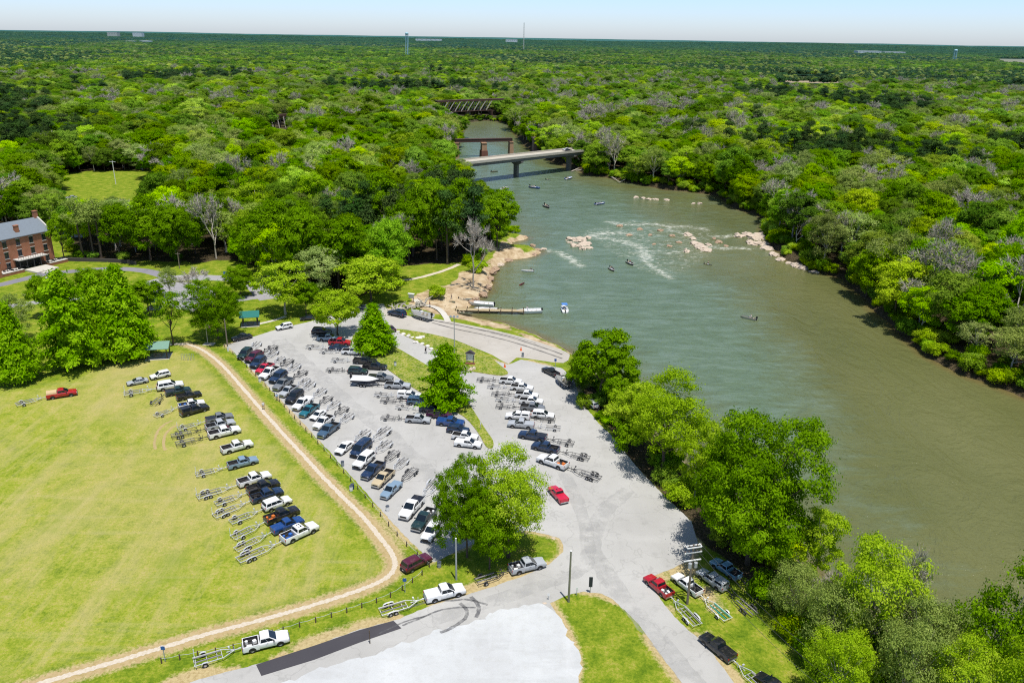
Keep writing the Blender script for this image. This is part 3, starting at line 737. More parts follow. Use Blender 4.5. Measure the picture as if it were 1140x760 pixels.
# each tree one can pick out: kind, base, row of its top, crown width in the photo, words
TREES = [
 ('great', 832, 628, 452, 150, 0, "great dense dark green tree on the bank beside the utility pole"),
 ('great', 737, 524, 408, 96, 1, "tall yellow-green airy tree on the bank between two darker ones"),
 ('broad', 668, 446, 361, 76, 1, "leafy green tree on the bank where the boat ramp ends"),
 ('lime', 705, 492, 420, 62, 0, "bright lime tree filling in before the tall airy bank tree"),
 ('broad', 692, 462, 398, 48, 1, "mid-green tree between the ramp-end tree and the lime ones"),
 ('broad', 648, 428, 380, 40, 3, "small leafy tree hugging the ramp-end tree's roadside"),
 ('lime', 772, 560, 478, 46, 1, "pale green tree leaning out behind the tall airy bank tree"),
 ('lime', 792, 556, 455, 50, 1, "slim pale lime tree tucked behind the great bank tree"),
 ('lime', 905, 650, 560, 62, 1, "thin yellow-green sapling rising over the water past the great tree"),
 ('scrub', 960, 735, 586, 118, 0, "broad sunlit lime-topped tree over the riverbank thicket"),
 ('scrub', 918, 735, 628, 84, 2, "dull olive twiggy tree in the thicket by the power lines"),
 ('scrub', 1012, 765, 640, 84, 2, "half-bare grey twigged tree in the riverbank thicket"),
 ('bare', 985, 735, 618, 50, 1, "pale twiggy crown tangled behind the lime-topped tree"),
 ('bare', 925, 705, 632, 44, 0, "grey leafless stem among the thicket's olive trees"),
 ('scrub', 1096, 770, 606, 120, 1, "dark green tree leaning over the river at the frame's lower corner"),
 ('scrub', 1128, 840, 690, 105, 0, "low bright green tree below the dark corner tree"),
 ('scrub', 880, 694, 612, 70, 2, "grey-green scrubby tree just behind the parked boat trailers"),
 ('scrub', 1000, 800, 668, 95, 2, "grey-green leafy tree deep in the lower riverbank thicket"),
 ('scrub', 928, 795, 690, 84, 0, "dense green tree above the black car at the picture's bottom edge"),
 ('scrub', 1056, 820, 698, 90, 0, "sunny yellow-green tree at the bottom of the riverbank thicket"),
 ('scrub', 1045, 770, 655, 64, 2, "small olive tree between the half-bare one and the corner tree"),
 ('great', 520, 620, 506, 72, 0, "bushy dark green tree on the corner island by the lot"),
 ('great', 566, 620, 493, 86, 1, "bushy olive-lime tree on the corner island beside the lane"),
 ('broad', 545, 633, 545, 60, 2, "low green tree filling the front of the corner island clump"),
 ('cypress', 417, 391, 339, 50, 0, "neat pointed conifer at the top of the grass island"),
 ('cypress', 497, 453, 384, 54, 1, "ragged dark conifer halfway down the grass island"),
 ('lime', 376, 374, 318, 58, 0, "rounded olive-green tree at the head of the parking lot"),
 ('lime', 413, 336, 279, 78, 0, "wide bright green domed tree above the boat ramp road"),
 ('lime', 318, 350, 287, 64, 1, "open airy spring tree left of the domed bright one"),
 ('broad', 341, 350, 309, 34, 1, "small dark round tree snug beside the open airy one"),
 ('great', 243, 377, 307, 62, 0, "dense dark green tree behind the flagpole"),
 ('airy', 193, 384, 318, 44, 0, "thin see-through young tree between shelter and flagpole"),
 ('pale', 190, 330, 292, 27, 0, "small brownish-olive tree by the park road bend"),
 ('bare', 222, 336, 298, 34, 0, "wispy grey leafless tree over the park road"),
 ('cypress', 20, 424, 338, 66, 0, "bright feathery pointed tree at the field's far corner"),
 ('cypress', 82, 408, 302, 80, 1, "tall bright feathery tree in the middle of the field edge row"),
 ('cypress', 142, 398, 297, 66, 0, "tall bright feathery tree nearest the picnic shelter"),
 ('cypress', 113, 390, 306, 44, 1, "bright feathery tree squeezed between the two tall ones"),
 ('pale', 22, 380, 318, 44, 0, "grey-green tree rising behind the field corner conifer"),
 ('broad', 108, 340, 292, 46, 2, "light green round tree behind the feathery row"),
 ('broad', 55, 352, 300, 40, 1, "leafy tree between brick mill and feathery row"),
 ('bare', 527, 319, 246, 42, 0, "tall sparse leafless tree alone on the sandy shore"),
 ('tallpine', 93, 288, 219, 36, 0, "slender bare-stemmed pine beside the brick mill"),
 ('tallpine', 105, 287, 225, 34, 0, "slender bare-stemmed pine second along from the brick mill"),
 ('tallpine', 113, 287, 222, 36, 0, "slender bare-stemmed pine leftmost of the dark broad grove"),
 ('broad', 72, 290, 228, 30, 3, "narrow bright tree hugging the end wall of the brick mill"),
 ('broad', 134, 286, 214, 48, 3, "high-crowned shade tree with dark stem past the slender pines"),
 ('broad', 168, 290, 212, 66, 0, "broad dark shade tree over the driveway bend"),
 ('broad', 200, 293, 220, 60, 2, "heavy dark shade tree on the lawn above the park road"),
 ('bare', 241, 288, 218, 42, 1, "greyish half-bare tree with ivy-green base on the lawn"),
 ('broad', 218, 283, 222, 42, 1, "small dark tree behind the half-bare one on the lawn"),
 ('broad', 300, 308, 215, 76, 0, "massive dark tree over the lawn by the blue parked car"),
 ('broad', 345, 318, 222, 78, 2, "massive dark tree shading the back of the park"),
 ('broad', 378, 322, 236, 74, 1, "dark leafy tree just behind the domed bright one"),
 ('broad', 326, 282, 205, 66, 3, "dark tree crown over the woods edge behind the park"),
 ('broad', 455, 291, 205, 58, 0, "tall grove tree with dark stems above the sandy path"),
 ('broad', 486, 290, 188, 62, 2, "tallest leafy grove tree above the sandy path"),
 ('broad', 519, 285, 192, 58, 1, "leafy grove tree leaning toward the river narrows"),
 ('broad', 553, 276, 205, 56, 0, "outermost bright grove tree at the rocky point"),
 ('bare', 437, 296, 240, 40, 1, "grey twiggy tree at the foot of the tall grove"),
 ('broad', 430, 272, 186, 56, 1, "grove tree behind the grey twiggy one"),
 ('broad', 497, 212, 168, 44, 2, "leafy tree screening the landward end of the road bridge"),
 ('pale', 513, 206, 172, 30, 0, "pale young tree before the road bridge's landward span"),
 ('broad', 476, 218, 176, 44, 1, "dark leafy tree back from the road bridge's landward end"),
 ('broad', 166, 350, 306, 40, 1, "mid-green tree at the edge of the park parking"),
 ('broad', 268, 330, 292, 34, 2, "round green tree by the park road's outer bend"),
 ('bush', 487, 331, 318, 18, 0, "little bright green bush on the sand by the dock"),
 ('bush', 531, 302, 290, 20, 0, "bright bush at the foot of the leafless shore tree"),
 ('bush', 487, 412, 398, 18, 1, "low bush beside the ragged dark conifer"),
 ('bush', 690, 470, 440, 30, 0, "bright shrub at the lane edge behind the silver car"),
 ('bush', 703, 500, 470, 34, 1, "shrub under the yellow-green bank tree"),
 ('bush', 645, 430, 408, 28, 1, "dark shrub under the ramp-end tree"),
 ('bush', 757, 560, 535, 34, 0, "pale shrub at the lane edge under the great tree"),
 ('bush', 858, 668, 640, 44, 1, "dark shrub under the great tree by the blue pickup"),
 ('bush', 905, 735, 700, 50, 1, "shrub at the grass edge above the black car"),
 ('bush', 940, 765, 720, 54, 0, "bright shrub low in the thicket by the power lines"),
 ('broad', 940, 186, 152, 1, 0, None),
]
for kind, bx, by, ty, wpx, var, lab in TREES:
    if lab is None: continue
    b = G(bx, by); 
    if kind != 'bush': b.z = float(land_z(np.array([[b.x, b.y]]))[0])
    H = height_for(b, ty); dep = P(b)[0, 2] * .97
    plant(kind, b, max(H * (.93 if kind in ('broad', 'great', 'lime', 'scrub', 'pale', 'airy') else 1), .6), max(.5, wpx / 2 * dep / FPX * {'bare': 1, 'bush': 1, 'tallpine': 1, 'great': .93, 'cypress': 1.0 if by < 400 or bx > 400 else .8}.get(kind, .86)), lab, variant=var, tone=1 if 'dark' in lab or 'ragged' in lab else (3 if 'bright' in lab or 'lime' in lab or 'yellow' in lab or 'sun' in lab else 2))

# ---------------------------------------------------------------- the woods
def boxed(x0, y0, x1, y1): return [(x0, y0), (x1, y0), (x1, y1), (x0, y1)]
# what the photograph keeps clear of foliage: (outline in the photo, only trees nearer than)
CLEARV = [(np.array(boxed(497, 110, 562, 124)), 760), (np.array(boxed(505, 152, 592, 176)), 520), (np.array([(522, 192), (524, 178), (650, 164), (652, 186), (640, 200), (560, 202)]), 470),
          (np.array(boxed(0, 243, 64, 312)), 300), (np.array(boxed(66, 194, 160, 216)), 400), (np.array(boxed(864, 84, 936, 92)), 1560), (np.array(boxed(300, 128, 324, 138)), 760),
          (np.array([(517, 140), (566, 138), (575, 150), (590, 168), (610, 178), (640, 192), (680, 201), (740, 216), (795, 220), (805, 232), (845, 244), (812, 262), (858, 284), (905, 304), (935, 312), (955, 330), (983, 360), (1028, 402), (1140, 448), (1140, 560), (900, 560), (800, 440), (640, 360), (560, 340), (590, 260), (560, 215), (516, 160)]), 700),
          (np.array([(560, 275), (600, 270), (600, 292), (550, 300)]), 300)]
def spot_ok(x, y, z, H, Rw):
    p = P(np.array([(x, y, z + H * k) for k in (.95, .7, .45)])); dep = p[0, 2]; hw = Rw * FPX / dep * .5
    for poly, far in CLEARV:
        if dep < far:
            q = np.array([(a + s * hw, b) for a, b, _ in p for s in (-1, 0, 1)])
            if inside(q, poly).any(): return False
    return True

def scatter(spacing, dmin, dmax, jit=.75):
    pts = []; y = dmin * .5
    half = .80
    gx = np.arange(-dmax * half, dmax * half, spacing); gy = np.arange(dmin * .6, dmax, spacing)
    X, Y = np.meshgrid(gx, gy); q = np.stack([X.ravel(), Y.ravel()], 1) + rng.uniform(-jit / 2, jit / 2, (X.size, 2)) * spacing
    r = np.hypot(q[:, 0], q[:, 1]); q = q[(r >= dmin) & (r < dmax) & (np.abs(q[:, 0]) < q[:, 1] * .72 + 30)]
    d = sdist(q, RIVER); ok = (d > .6) & ~inside(q, pOpen) & ~inside(q, pMeadow) & ~inside(q, CLEAR1) & ~inside(q, CLEAR2)
    return q[ok], d[ok]

def pick_kind(x, y):
    n = fbm(np.array([[x, y]]), 60, 21)[0]; m = fbm(np.array([[x, y]]), 160, 33)[0]; u = rng.random()
    if m > .62 and u < .75: return 'pine'
    if u < .035 + .6 * max(0, n - .52) + (.05 if x > 40 else 0): return 'bare'
    if u < .32: return 'pale'
    if u < .49: return 'lime'
    return 'broad'
STEM = {'broad': (15, 5.7), 'lime': (14.5, 5.3), 'pale': (15.5, 5.6), 'bare': (15, 5.4), 'pine': (18, 3.6)}
T_XY = np.array([t[:2] for t in tree_xy]); 
q, d = scatter(8.0, 110, 620)
cand = []
for (x, y), dd in zip(q, d):
    if np.min(np.hypot(T_XY[:, 0] - x, T_XY[:, 1] - y)) < 5.5: continue
    k = pick_kind(x, y); h, r = STEM[k]; s = rng.uniform(.66, 1.28) * (1 if dd > 12 else 1.02); h, r = h * s * rng.uniform(.82, 1.2), r * s * rng.uniform(.95, 1.15) * (1 + .2 * float(sstep(math.hypot(x, y), 300, 600)))
    z = float(land_z(np.array([[x, y]]), np.array([dd]))[0])
    if not spot_ok(x, y, z, h, r): continue
    pr = P((x, y, z + h * .7))[0]
    inframe = -40 < pr[0] < 1180 and 0 < pr[1] < 790
    cand.append((pr[2] if inframe else pr[2] + 5000, x, y, z, k, h, r, pr))
cand.sort(key=lambda c: c[0])
WORDS = {'broad': "full green leafy tree", 'lime': "bright yellow-green spring tree", 'pale': "pale olive tree coming into leaf", 'bare': "leafless grey tree", 'pine': "dark narrow pine"}
N_SINGLE = 300
rest = []; n_left = N_SINGLE - n_tree
for i, (dep, x, y, z, k, h, r, pr) in enumerate(cand):
    if i < n_left and dep < 5000:
        rx = np.interp(y, RIVER[-17:, 1][::-1], RIVER[-17:, 0][::-1]) if False else 0
        side = "on the far riverbank woods" if pr[0] > 640 else ("in the woods behind the park" if pr[0] < 430 else "in the grove by the river bend")
        plant(k, (x, y, z), h, r, f"{WORDS[k]} {side}", f"{WORDS[k]}s {side}")
    else: rest.append((x, y, z, k, h, r))
q, d = scatter(10.5, 620, 1500)
for (x, y), dd in zip(q, d):
    k = pick_kind(x, y); h, r = STEM[k]; s = rng.uniform(.7, 1.35); h, r = h * s * rng.uniform(.85, 1.15), r * s * 1.32
    if dd < 250 or y < 1500:
        if not spot_ok(x, y, 0, h, r): continue
    rest.append((x, y, 0, k, h, r))

def whole(name, pr):
    """crown and stem as one mesh for trees too many to count"""
    c, t, h, r = pr
    bm = bmesh.new(); me = bpy.data.meshes.new(name)
    nv = len(c.vertices); v = np.empty(nv * 3, np.float32); c.vertices.foreach_get("co", v)
    fv = np.empty(len(c.loops), np.int32); c.loops.foreach_get("vertex_index", fv); f4 = fv.reshape(-1, 4)
    mi = np.zeros(len(f4), np.int32); c.polygons.foreach_get("material_index", mi)
    tv = np.empty(len(t.vertices) * 3, np.float32); t.vertices.foreach_get("co", tv)
    q4 = np.array([list(p.vertices) for p in t.polygons if len(p.vertices) == 4], np.int32)
    V = np.vstack([v.reshape(-1, 3), tv.reshape(-1, 3)]); mats = list(c.materials) + list(t.materials)
    me = mesh_np(name, V, np.vstack([f4, q4 + nv]), mats=mats, midx=np.concatenate([mi, np.full(len(q4), len(mats) - 1)]))
    tint = np.full(len(V), .5, np.float32); a0 = np.empty(nv, np.float32); c.attributes["tint"].data.foreach_get("value", a0); tint[:nv] = a0
    a = me.attributes.new("tint", 'FLOAT', 'POINT'); a.data.foreach_set("value", tint)
    return bpy.data.objects.new(name, me), h, r

def canopy_patch(name, mat_mix, size=46, crowns=34):
    vs, fs, ts, ms = [], [], [], []; k = 0
    for i in range(crowns):
        cx, cy = rng.uniform(-size / 2, size / 2, 2); r = rng.uniform(3.4, 6.2); h = rng.uniform(9, 15); m = int(rng.choice(len(mat_mix[1]), p=mat_mix[1]))
        n = 190; d = sph(n); d[:, 2] = np.abs(d[:, 2]) * .95 - .12
        c = np.array([cx, cy, h - r * .75]) + d * r * rng.uniform(.75, 1.08, n)[:, None] * np.array([1, 1, .8])
        v, f = leaf_cloud(c, d + [0, 0, .4] + rng.normal(size=(n, 3)) * .4, 1.25, 1.5)
        vs.append(v); fs.append(f + k); k += len(v); ts.append(np.clip(rng.random() * .6 + rng.random(n) * .4, 0, 1)); ms.append(np.full(n, m))
    me = mesh_np(name, np.vstack(vs), np.vstack(fs), mats=mat_mix[0], midx=np.concatenate(ms))
    a = me.attributes.new("tint", 'FLOAT', 'POINT'); a.data.foreach_set("value", np.repeat(np.concatenate(ts), 4).astype(np.float32))
    return bpy.data.objects.new(name, me)

def scatter_tree(name, kinds, rows, label=None):
    """ONE object: points that carry the kinds as instances. rows: x,y,z,kind index,sx,sz,rot"""
    rows = np.array(rows, np.float64)
    me = bpy.data.meshes.new(name); me.vertices.add(len(rows)); me.vertices.foreach_set("co", rows[:, :3].astype(np.float32).ravel())
    a = me.attributes.new("kind_no", 'INT', 'POINT'); a.data.foreach_set("value", rows[:, 3].astype(np.int32))
    a = me.attributes.new("size", 'FLOAT_VECTOR', 'POINT'); a.data.foreach_set("vector", rows[:, [4, 4, 5]].astype(np.float32).ravel())
    a = me.attributes.new("turn", 'FLOAT_VECTOR', 'POINT'); tv = np.zeros((len(rows), 3), np.float32); tv[:, 2] = rows[:, 6]; a.data.foreach_set("vector", tv.ravel())
    ob = link(name, me)
    ng = bpy.data.node_groups.new(name, 'GeometryNodeTree')
    ng.interface.new_socket("Geometry", in_out='INPUT', socket_type='NodeSocketGeometry'); ng.interface.new_socket("Geometry", in_out='OUTPUT', socket_type='NodeSocketGeometry')
    i = ng.nodes.new("NodeGroupInput"); o = ng.nodes.new("NodeGroupOutput")
    g2i = ng.nodes.new("GeometryNodeGeometryToInstance")
    srcs = []
    for k in kinds:
        oi = ng.nodes.new("GeometryNodeObjectInfo"); oi.inputs["Object"].default_value = k; oi.inputs["As Instance"].default_value = True; srcs.append(oi)
    jn = ng.nodes.new("GeometryNodeJoinGeometry")
    for s in reversed(srcs): ng.links.new(s.outputs["Geometry"], jn.inputs[0])
    iop = ng.nodes.new("GeometryNodeInstanceOnPoints")
    def named(n, t):
        x = ng.nodes.new("GeometryNodeInputNamedAttribute"); x.data_type = t; x.inputs["Name"].default_value = n; return x.outputs[0]
    ng.links.new(i.outputs[0], iop.inputs["Points"]); ng.links.new(jn.outputs[0], iop.inputs["Instance"])
    iop.inputs["Pick Instance"].default_value = True
    ng.links.new(named("kind_no", 'INT'), iop.inputs["Instance Index"])
    ng.links.new(named("turn", 'FLOAT_VECTOR'), iop.inputs["Rotation"]); ng.links.new(named("size", 'FLOAT_VECTOR'), iop.inputs["Scale"])
    ng.links.new(iop.outputs[0], o.inputs[0]); ng.nodes.remove(g2i)
    md = ob.modifiers.new("scatter", 'NODES'); md.node_group = ng
    return ob

kinds = []; kidx = {}
for k in ('broad', 'lime', 'pale', 'bare', 'pine'):
    for j, pr in enumerate(PROTO[k]):
        ob, h, r = whole("woodland_tree", pr); kidx.setdefault(k, []).append((len(kinds), h, r)); kinds.append(ob)
rows = []
for x, y, z, k, h, r in rest:
    i, h0, r0 = kidx[k][int(rng.integers(len(kidx[k])))]
    rows.append((x, y, z, i, r / r0, h / h0, rng.uniform(0, 6.28)))
def far_z(q_):
    r_ = np.hypot(q_[:, 0], q_[:, 1])
    return sstep(r_, 9000, 15000) * 13 + sstep(r_, 7000, 16000) * (fbm(q_, 4200, 5) - .38) * 90 * sstep(r_, 6000, 20000)
patches = [canopy_patch("canopy", ([L_BROAD, L_LIME, L_PALE, L_PINE], p)) for p in ([.55, .15, .2, .1], [.5, .1, .15, .25], [.15, .05, .1, .7])]
base_i = len(kinds)
cur = 1490.0
while cur < 14500:
    step = 42 * (1 + (cur - 1490) / 3000); xs = np.arange(-cur * .72 - 50, cur * .72 + 50, step * 1.0)
    q_ = np.stack([xs + rng.uniform(-.4, .4, len(xs)) * step, cur + rng.uniform(-.4, .4, len(xs)) * step], 1)
    q_ = q_[~inside(q_, CLEAR1) & ~inside(q_, CLEAR2)]; m_ = fbm(q_, 420 + cur * .08, 33); zz = far_z(q_) - 1
    for (x2, y2), m, z2 in zip(q_, m_, zz):
        rows.append((x2, y2, z2, base_i + (2 if m > .55 else (1 if m > .46 else 0)), step / 42 * rng.uniform(.95, 1.2), rng.uniform(.85, 1.3) * (1 + (cur - 1490) / 20000), rng.uniform(0, 6.28)))
    cur += step
tag(scatter_tree("forest", kinds + patches, rows, None), "unbroken green woodland reaching back to the horizon", "woods", kind='stuff')

# undergrowth: brush along both banks and under the edge of the woods
bk = [whole("brush", p)[0] for p in PROTO['bush']]
rows = []
q = np.stack([rng.uniform(-280, 340, 80000), rng.uniform(50, 800, 80000)], 1)
d = sdist(q, RIVER); do = sdist(q, pOpen); dm = sdist(q, pMeadow)
pr = P(np.column_stack([q, np.zeros(len(q))]))
stripin = inside(q, W2([(640,446),(690,492),(745,545),(772,578),(792,600),(838,642),(868,690),(905,745),(960,800),(1200,1000),(1300,1000),(1090,800),(960,680),(900,625),(800,540),(705,452),(668,424)]))
keep = ((d > .1) & (d < 9) & (do > 1.5)) | ((do > 1) & (do < 6) & (d > 2) & (rng.random(len(q)) < .3) & (dm > 2)) | (stripin & (d > .8) & (rng.random(len(q)) < .75))
keep &= ~((pr[:, 0] > 560) & (pr[:, 0] < 640) & (pr[:, 1] > 150) & (pr[:, 1] < 200) & (d < 4))
q, d, st = q[keep], d[keep], stripin[keep]; sel = rng.random(len(q)) < np.where(st, .55, np.where(d < 4, .75, .3)); q, d, st = q[sel], d[sel], st[sel]
z = land_z(q, d)
for (x, y), zz, s_ in zip(q, z, st):
    s = rng.uniform(.45, 1.15) * (.8 if s_ else 1)
    if not spot_ok(x, y, zz, 3.2 * s, .4): continue
    rows.append((x, y, zz - .1, int(rng.random() < .62), s, s * rng.uniform(.8, 1.3), rng.uniform(0, 6.28)))
tag(scatter_tree("undergrowth", bk, rows), "tangled brush along the riverbanks and the woods' edge", "undergrowth", kind='stuff')
# ================================================================ VEHICLES
def paint_material():
    t = NT("car_paint"); oi = t.n("ObjectInfo"); c = t.n("TexCoord").outputs["Object"]
    f = t.noise(1.6, 4, .6, vec=c)
    col = t.mix(t.math('MULTIPLY', t.rng(f, .5, .75), .18), oi.outputs["Color"], (.32, .27, .2))
    t.bsdf(col, t.rng(f, .3, .7, .22, .38), 0, .5)
    t.b.inputs["Coat Weight"].default_value = .5; t.b.inputs["Coat Roughness"].default_value = .08
    return t.m
PAINT = paint_material()
t = NT("tinted_glass"); GLASS = t.bsdf((.008, .014, .02), .06, 0, .6)
BLACK = plain("black_plastic", (.012, .012, .013), .6)
RUB = plain("tyre_rubber", (.018, .018, .018), .85)
ALU = plain("alloy_rim", (.58, .58, .6), .4, .35)
CHROME = plain("chrome_bumper", (.55, .56, .58), .25, .9)
REDL = plain("tail_lens", (.4, .01, .012), .2)
HEADL = plain("head_lens", (.75, .78, .8), .12)
GALV = plain("galvanised_steel", (.56, .57, .58), .5, .15, var=.2)
TRBLK = plain("black_painted_steel", (.06, .06, .062), .5, .2)
TRWHT = plain("white_painted_steel", (.66, .66, .64), .5)
CARPET = plain("grey_bunk_carpet", (.24, .23, .22), .95)
GREENB = plain("teal_bunk_carpet", (.03, .3, .22), .9)
CARGO_O = plain("orange_cloth", (.7, .18, .03), .8); CARGO_W = plain("white_plastic", (.75, .75, .73), .5); CARGO_B = plain("blue_tarp", (.03, .13, .45), .6)

COLOR = dict(white=(.78, .78, .77), silver=(.40, .42, .44), grey=(.17, .18, .19), black=(.012, .013, .016), navy=(.012, .03, .075), blue=(.012, .055, .2), red=(.42, .008, .02), crimson=(.55, .012, .045),
             maroon=(.09, .012, .03), teal=(.012, .13, .17), beige=(.52, .42, .26), slate=(.05, .10, .16), bluegrey=(.20, .29, .38), skyblue=(.16, .32, .45), green=(.012, .035, .035), purple=(.06, .012, .05))

KINDV = {  # L, half width, stations (x, half width, top z), glasshouse base x0,x1, roof x0,x1, roof z, belt z, axle x, wheel r, bed
 'pickup': dict(L=5.8, st=[(2.92, .84, .88), (2.8, .93, 1.03), (2.1, .98, 1.13), (1.3, .99, 1.19), (-.86, .99, 1.2)], g=(-.84, 1.36, -.66, .42), rz=1.88, belt=1.17, ax=1.76, wr=.41, bed=True),
 'suv': dict(L=4.95, st=[(2.47, .82, .82), (2.36, .92, .98), (1.7, .96, 1.06), (1.0, .97, 1.12), (-2.2, .96, 1.12), (-2.42, .92, 1.05), (-2.48, .86, .8)], g=(-2.4, 1.08, -2.12, .2), rz=1.78, belt=1.09, ax=1.48, wr=.38, bed=False),
 'sedan': dict(L=4.75, st=[(2.37, .76, .66), (2.26, .87, .78), (1.5, .91, .89), (.95, .92, .95), (-1.4, .92, .97), (-2.2, .88, .95), (-2.38, .8, .8)], g=(-1.75, 1.1, -1.0, .1), rz=1.45, belt=.93, ax=1.42, wr=.33, bed=False),
 'van': dict(L=5.1, st=[(2.55, .84, .8), (2.45, .94, .98), (1.9, .97, 1.08), (1.45, .98, 1.15), (-2.45, .97, 1.15), (-2.55, .92, .9)], g=(-2.5, 1.75, -2.4, .75), rz=1.92, belt=1.1, ax=1.55, wr=.36, bed=False),
}
def wheel_mesh(r, wd):
    b = MB(); pr = [(.0, .55), (.0, .82), (.12, .97), (.5, 1.0), (.88, .97), (1, .82), (1, .55)]
    n = 18; rings = []
    for u, k in pr: rings.append([(math.cos(2 * math.pi * i / n) * r * k, (u - .5) * wd, math.sin(2 * math.pi * i / n) * r * k) for i in range(n)])
    b.loft(rings, 0, caps=False)
    me = b.mesh("tyre", RUB, smooth=True)
    c = MB(); c.cyl((0, 0, 0), r * .6, wd * .82, n, 'y', 0)
    for k in range(5):
        a = 2 * math.pi * k / 5
        for s in (-1, 1): c.box((math.cos(a) * r * .36, s * wd * .42, math.sin(a) * r * .36), (r * .14, .03, r * .14), mi=1)
    return me, c.mesh("rim", [ALU, BLACK])

def vehicle_meshes(kind):
    K = KINDV[kind]; st = K['st']; zb = .40 if kind in ('pickup', 'suv') else .3
    b = MB(); rings = []
    for x, wd, zt in st:
        zs = zt - .09
        rings.append([(x, -wd * .93, zb), (x, -wd, zb + .16), (x, -wd, zs - .14), (x, -wd * .985, zs), (x, -wd * .93, zt), (x, 0, zt + .025), (x, wd * .93, zt), (x, wd * .985, zs), (x, wd, zs - .14), (x, wd, zb + .16), (x, wd * .93, zb)])
    b.loft(rings, 0)
    gx0, gx1, r0, r1 = K['g']; wb = st[3][1] * .935; wt = wb - .13; z0, z1 = K['belt'], K['rz']
    xs = [(r0, z1 - .05), ((r0 + r1) / 2, z1), (r1, z1 - .045)]
    low = [(gx0, -wb, z0), (gx0, wb, z0), (gx1, wb * .95, z0), (gx1, -wb * .95, z0)]
    v = low + [(x, s * wt, z) for x, z in xs for s in (-1, 1)] + [(x, 0, z + .035) for x, z in xs]
    f = [(0, 1, 5, 10, 4), (2, 3, 8, 12, 9), (0, 4, 6, 8, 3), (1, 2, 9, 7, 5)]
    f += [(4, 10, 11, 6), (10, 5, 7, 11), (6, 11, 12, 8), (11, 7, 9, 12)]
    b.add(v, f, 0)
    ax, wr = K['ax'], K['wr']; hw = st[2][1]
    for s in (-1, 1):
        for x in (-ax, ax):
            yy = np.interp(x, [q[0] for q in st][::-1], [q[1] for q in st][::-1])
            if K['bed'] and x < 0: yy = .99
            n = 14; arc = [(x + math.cos(math.pi * i / n) * wr * 1.2, s * (yy + .006), wr + math.sin(math.pi * i / n) * wr * 1.2) for i in range(n + 1)]
            b.add(arc + [(x, s * (yy + .006), zb)], [tuple(range(n + 2))], 1)
    # sills, mirrors, grille, door seams
    b.box((0, 0, zb - .05), (K['L'] * .86, hw * 1.7, .12), mi=1)
    for s in (-1, 1): b.box((gx1 - .38, s * (wb + .16), z0 + .1), (.16, .2, .16), mi=1)
    b.box((st[0][0] - .01, 0, (st[0][2] + zb) / 2 + .08), (.06, st[0][1] * 1.25, .26), mi=1)
    dx = [gx1 - .25, (r0 + r1) / 2 + (.05 if not K['bed'] else .1)] + ([-1.25] if kind in ('suv', 'van') else [])
    for s in (-1, 1):
        for x in dx: b.box((x, s * (st[3][1] + .001), .86 if kind != 'sedan' else .68), (.015, .008, .5), mi=1)
        for x in dx[1:]: b.box((x + .18, s * (st[3][1] + .01), z0 - .12), (.16, .025, .03), mi=1)
    if K['bed']:
        for s in (-1, 1): b.box((-1.88, s * .945, .80), (2.04, .095, .82), mi=0)
        b.box((-2.855, 0, .80), (.09, 1.795, .82), mi=0); b.box((-.91, 0, .8), (.06, 1.79, .8), mi=0)
        b.box((-1.88, 0, .5), (1.98, 1.79, .2), mi=1)
    body = b.mesh("body", [PAINT, BLACK])
    bm = bmesh.new(); bm.from_mesh(body); ed = [e_ for e_ in bm.edges if len(e_.link_faces) == 2 and e_.calc_face_angle(0) > R(28) and all(f_.material_index == 0 for f_ in e_.link_faces) and e_.calc_length() > .12]
    bmesh.ops.bevel(bm, geom=ed, offset=.035, segments=2, profile=.6, affect='EDGES', clamp_overlap=True); bm.to_mesh(body); bm.free()   # pressed-steel edges catch the light
    body.polygons.foreach_set("use_smooth", [True] * len(body.polygons)); body.set_sharp_from_angle(angle=R(42))
    parts = {'body': body}
    def pane(*p): 
        m = MB(); m.add(p, [tuple(range(len(p)))]); return m
    e = .012
    def lerp(a, c, u): return tuple(x + (y - x) * u for x, y in zip(a, c))
    fl, fr = (gx1, -wb * .95, z0), (gx1, wb * .95, z0); tl, tr_ = (r1, -wt, z1 - .045), (r1, wt, z1 - .045)
    def inset(q, off):
        c = [sum(k[i] for k in q) / len(q) for i in range(3)]
        return [tuple(k[i] + (c[i] - k[i]) * .09 + off[i] for i in range(3)) for k in q]
    parts['windshield'] = pane(*inset([fl, fr, tr_, tl], (.02, 0, .015))).mesh("windshield", GLASS)
    bl, br, ul, ur = (gx0, -wb, z0), (gx0, wb, z0), (r0, -wt, z1 - .05), (r0, wt, z1 - .05)
    q = [lerp(bl, ul, .2), lerp(br, ur, .2), lerp(br, ur, .92), lerp(bl, ul, .92)]
    parts['rear_window'] = pane(*inset(q, (-.02, 0, .01))).mesh("rear_window", GLASS)
    for s in (-1, 1):
        m = MB()
        A, B, Cc, D = (gx0, s * wb, z0), (gx1, s * wb * .95, z0), (r1, s * wt, z1 - .045), (r0, s * wt, z1 - .05)
        A, D = lerp(A, D, .12), lerp(A, D, .86); B, Cc = lerp(B, Cc, .12), lerp(B, Cc, .86)
        cuts = [.05, .5, .95] if kind in ('pickup', 'sedan') else [.04, .33, .66, .95]
        for u0, u1 in zip(cuts[:-1], cuts[1:]):
            g = .012; qd = [lerp(A, B, u0 + g), lerp(A, B, u1 - g), lerp(D, Cc, u1 - g), lerp(D, Cc, u0 + g)]
            m.add([(x, y + s * .014, z) for x, y, z in qd], [(0, 1, 2, 3)])
        parts['side_window' + ('' if s < 0 else '_')] = m.mesh("side_window", GLASS)
    fx, fw, fz = st[1][0], st[1][1], st[1][2]; bx = -K['L'] / 2
